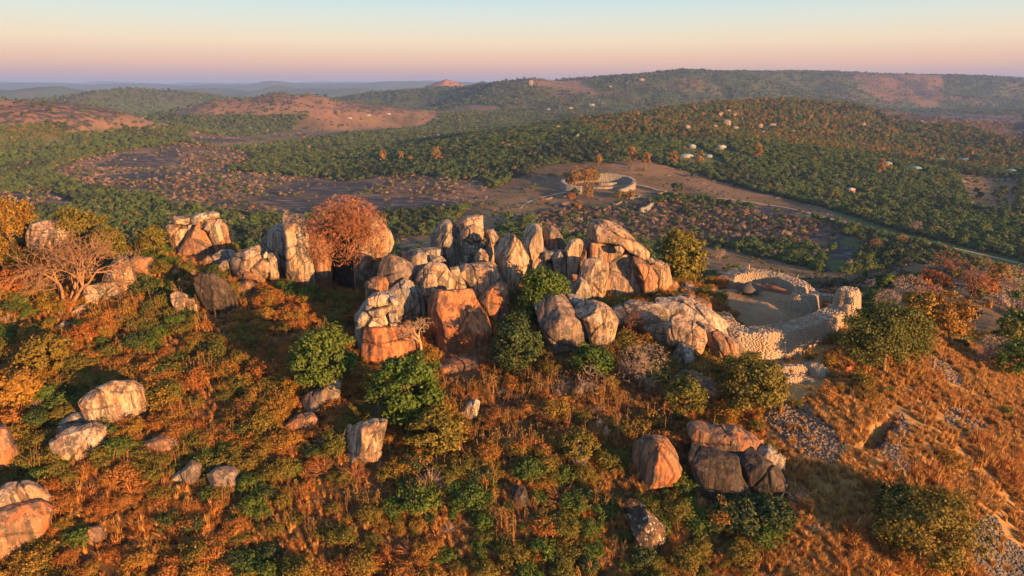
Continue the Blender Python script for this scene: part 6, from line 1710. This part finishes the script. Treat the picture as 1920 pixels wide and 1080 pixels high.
# ------------------------------------------------------------------ woods in the valley
def wood_proto(kind, seed, w=6.0, h=5.6, clumps=26, per=14, leaf=0.62, bark='brown', low=0.1):
    rg = np.random.default_rng(seed)
    per, leaf = int(per * 1.6), leaf * 0.8
    cm, cc = crown_mesh("crown", rg, np.array([w / 2, w / 2, h * (1 - low) / 2]) * 0.85, np.array([0, 0, h * (1 + low) / 2]), clumps, per, leaf, LF[kind] if kind in LF else BK[kind], 0.35, 0.34, 0.85, 0.3, seed)
    t = Tubes()
    t.add(bend((0, 0, -0.5), (0, 0, h * 0.45), rg, 3, 0.05), np.linspace(0.2, 0.12, 4), 5)
    for i in rg.permutation(len(cc))[:5]: t.add(bend((0, 0, h * 0.4), cc[i], rg, 3, 0.1), np.linspace(0.1, 0.03, 4), 3)
    tm = t.mesh("trunk", BK[bark])
    v1 = np.array([v.co[:] for v in cm.vertices]); f1 = np.arange(len(v1)).reshape(-1, 4)
    v2 = np.vstack(t.v); f2 = np.array(t.f) + len(v1)
    both = mesh_np("wood_tree", np.vstack([v1, v2]), np.vstack([f1, f2]), [LF[kind] if kind in LF else BK[kind], BK[bark]], mat_idx=np.concatenate([np.zeros(len(f1)), np.ones(len(f2))]))
    return cm, tm, both

WOOD = [("green", *wood_proto('forest', 1)), ("green", *wood_proto('forest', 2, 6.6, 5.0)), ("green", *wood_proto('green', 3, 5.6, 5.2)), ("dark green", *wood_proto('dark', 4)), ("dark green", *wood_proto('dark', 5, 7, 5.5)),
        ("olive", *wood_proto('olive', 6)), ("golden", *wood_proto('yellow', 7, 5.0, 7.0)), ("brown", *wood_proto('valley', 8, 6, 4.6)), ("brown", *wood_proto('valley', 9, 5, 4.8, 22, 12, 0.5)), ("rusty", *wood_proto('rust', 10, 5, 4.6)),
        ("grey leafless", *wood_proto('grey', 11, 5.6, 5.2, 30, 10, 0.34)), ("green", *wood_proto('forest', 12, 5.2, 6.0))]
def wood_points(r0, r1, n):
    r = np.sqrt(rg.uniform(r0 ** 2, r1 ** 2, n)); a = np.radians(rg.uniform(-43, 43, n))
    return r * np.sin(a), r * np.cos(a), r
WX, WS, WP = [], [], []
roads_px = [poly_px(p) for p in ([(1140, 352), (1197, 346), (1285, 366), (1385, 376), (1470, 388), (1560, 411), (1660, 441), (1740, 456), (1810, 470), (1925, 497)],)]
for r0, r1, n, s0, s1 in ((165, 700, 60000, 0.32, 1.1), (700, 1300, 135000, 0.36, 1.15), (1300, 2700, 140000, 0.65, 1.5), (2700, 6000, 85000, 1.1, 2.1)):
    x, y, r = wood_points(r0, r1, n)
    z = H(x, y)
    fld, grn, slb, brs = (zone(x, y, k) for k in ('field', 'granite', 'slab', 'brush'))
    n2 = fbm2(x / 160, y / 160, 4, 22)
    p_ = 0.68 + 0.32 * sstep(-0.4, 0.3, fbm2(x / 55, y / 55, 3, 71))
    p_ = np.where(fld, 0.05, np.where(grn, np.where(fbm2((x * 0.85 - y * 0.25) / 95, (y * 0.9 + x * 0.35) / 95, 4, 24) > 0.0, 0.015, 0.20), np.where(slb, 0.04, np.where(brs, 0.42, p_))))
    p_ = np.where((r < 360) & (z > 14), np.where(x > 60, 0.10, 0.22), p_)
    dm = ((np.hypot(x - P(520, 185, 2200)[0], y - 2150) < 900) & (z > 42) & (r < 2700)) | ((np.hypot(x - P(50, 190, 1350)[0], y - 1330) < 560) & (z > 58) & (r < 2000))
    p_ = np.where(dm, 0.05, p_)
    p_ = np.where((r > 3000) & (fbm2(x / 220, y / 220, 4, 26) > 0.12), 0.5, p_)
    p_ = np.where(np.hypot(x - P(836, 150, 4700)[0], y - 4650) < 300, 0.06, p_)
    p_ = np.where(np.hypot(x - gc[0], (y - gc[1] + 8) * 0.9) < 62, 0.0, p_)
    for rp in roads_px: p_ = np.where(seg_d(x, y, rp) < 15, 0.0, p_)
    for o_ in [o for o in col.objects if o.name.startswith("house")]:
        p_ = np.where((np.abs(x - o_.location.x) < 14) & (y - o_.location.y < 8) & (y - o_.location.y > -34), 0.0, p_)
    p_ = np.where((np.hypot(x, (y - 110)) < 120) & (y < 156), 0.0, p_)
    sel = rg.uniform(0, 1, len(x)) < p_
    x, y, z, r, grn, slb, brs, fld, n2 = (a[sel] for a in (x, y, z, r, grn, slb, brs, fld, n2))
    u = rg.uniform(0, 1, len(x)); q = fbm2(x / 90, y / 90, 3, 72)
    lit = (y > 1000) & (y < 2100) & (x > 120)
    k = np.where(u < 0.42, 0, np.where(u < 0.6, 1, np.where(u < 0.7, 2, np.where(u < 0.82, 3, 11))))
    k = np.where(q > 0.30, np.where(u < 0.5, 3, 4), k)
    k = np.where((q < -0.28) & (u < 0.5), 2, k)
    k = np.where(u > 0.93, 5, k)
    k = np.where(u > 0.975, np.where(rg.uniform(0, 1, len(x)) < 0.5, 9, 10), k)
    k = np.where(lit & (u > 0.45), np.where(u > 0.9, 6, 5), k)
    bq = (brs | grn) & (u > 0.22)
    k = np.where(bq, np.where(u < 0.5, 7, np.where(u < 0.72, 8, np.where(u < 0.76, 9, 10))), k)
    nearback = (r < 420) & (z > 14) & (x > 40)
    k = np.where(nearback & (u > 0.18), np.where(u < 0.42, 7, np.where(u < 0.58, 8, np.where(u < 0.82, 10, np.where(u < 0.9, 9, 5)))), k)
    s = (s0 + (s1 - s0) * rg.uniform(0, 1, len(x)) ** 1.3) * np.where(brs | grn, 0.72, 1.0) * np.where(fld & (u < 0.8), 0.55, 1.0)
    WX.append(np.column_stack([x, y, z])); WS.append(s); WP.append(k)
WX, WS, WP = np.vstack(WX), np.concatenate(WS), np.concatenate(WP).astype(int)
px, py = project(WX[:, 0], WX[:, 1], WX[:, 2] + 3)
keep = (px > -500) & (px < 2420)
WX, WS, WP, px, py = WX[keep], WS[keep], WP[keep], px[keep], py[keep]
near = np.where((np.hypot(WX[:, 0], WX[:, 1]) < 800) & (px > 0) & (px < 1920) & (py < 1000))[0]
vis = visible(WX[near, 0], WX[near, 1], WX[near, 2] + 3)
near = near[vis]
# not hidden by a rock
hid_ = np.zeros(len(near), bool)
for poly, Yr, _l in ROCK_PX: hid_ |= in_poly(px[near], py[near], poly) & (WX[near, 1] > Yr)
near = near[~hid_]
size = WS[near] / np.hypot(WX[near, 0], WX[near, 1])
top = near[np.argsort(-size)[:280]]
FARM = LM_PX + [(1126, 350, "the oval ruin"), (1390, 376, "the dirt road bend"), (1590, 480, "the dark rock sheets"), (1860, 365, "the open right field"), (380, 440, "the gap left of the tall rocks"), (1740, 456, "the dirt road at the right"), (1450, 440, "the brown brush"), (850, 400, "the balanced stack's skyline"), (560, 370, "the striped granite ground"), (1000, 400, "the ruins on bare ground"), (1820, 520, "the largest bare reddish tree"), (1905, 545, "the bare pale tree at the right edge"), (1700, 560, "the bare grey tree"), (1640, 528, "the footpath beyond the tower"), (1350, 480, "the lone bare tree in the dry field"), (1870, 470, "the road near the right edge")]
lab = spot_labels(px[top], py[top], [WOOD[WP[i]][0] for i in top], FARM, "valley tree")
rzw = rg.uniform(0, 6.28, len(WX))
for k, i in enumerate(top):
    w_ = WOOD[WP[i]]
    e = obj("valley_tree", None, label=lab[k], cat="tree", group="trees of the valley wood nearest the hill", loc=WX[i], rz=rzw[i], scale=float(WS[i]))
    obj("crown", w_[1], e); obj("trunk", w_[2], e)
rest = np.ones(len(WX), bool); rest[top] = False
zs = WS * rg.uniform(0.6, 1.3, len(WS))
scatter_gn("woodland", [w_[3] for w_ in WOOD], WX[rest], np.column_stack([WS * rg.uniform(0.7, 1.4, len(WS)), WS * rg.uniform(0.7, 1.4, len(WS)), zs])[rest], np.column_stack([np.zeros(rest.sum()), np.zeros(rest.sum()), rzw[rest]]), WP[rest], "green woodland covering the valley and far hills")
print("wood", len(top), rest.sum())

# loose rocks on the dry ground of the valley
rk_m = []
for k in range(5):
    d_, f_ = ico(3)
    q = d_ * np.array([1, 0.8, 0.6])
    for _ in range(6):
        nv = rg.normal(size=3); nv /= np.linalg.norm(nv); q = q - nv * (np.maximum(q @ nv - 0.55, 0) * 0.9)[:, None]
    rk_m.append(mesh_np("valley_rock", q, f_, [GR['dark']], smooth=False))
x, y, r = wood_points(300, 1250, 60000)
zz = zone(x, y, 'field') | zone(x, y, 'brush')
pq = sstep(0.05, 0.5, fbm2(x / 28, y / 28, 3, 93)) * 0.14
sel = zz & (rg.uniform(0, 1, len(x)) < pq) & (np.hypot(x - gc[0], y - gc[1]) > 44)
x, y = x[sel], y[sel]
s = rg.uniform(0.5, 1.0, len(x)) ** 2 * 3.2
scatter_gn("valley_rocks", rk_m, np.column_stack([x, y, H(x, y)]), np.column_stack([s * 1.6, s * 1.2, s * 0.38]), np.column_stack([np.zeros(len(x)), np.zeros(len(x)), rg.uniform(0, 6.28, len(x))]), rg.integers(0, 5, len(x)), "low grey rocks strewn over the dry ground of the valley")

# ------------------------------------------------------------------ air
t = NT("haze_air"); 
vol = t.n("VolumePrincipled", {"Color": (0.26, 0.45, 1.0), "Density": 7.2e-5, "Anisotropy": 0.0})
t.t.links.new(vol.outputs[0], t.out.inputs["Volume"])
hm = stones_mesh("haze", [(0, 0, 0)], [(88000, 88000, 340)], np.zeros(1), np.zeros(1), t.m, 0, 0.0)
hb = np.array([v.co[:] for v in hm.vertices]); s_ = np.sign(hb)
hm.vertices.foreach_set("co", (s_ * np.array([44000, 44000, 170])).astype(np.float32).ravel())
zmin = float(GZ.min())
obj("haze", hm, kind="stuff", label="thin evening haze over the valley", loc=(0, 0, zmin - 1 + 170))
print("ground", zmin, float(GZ.max()))
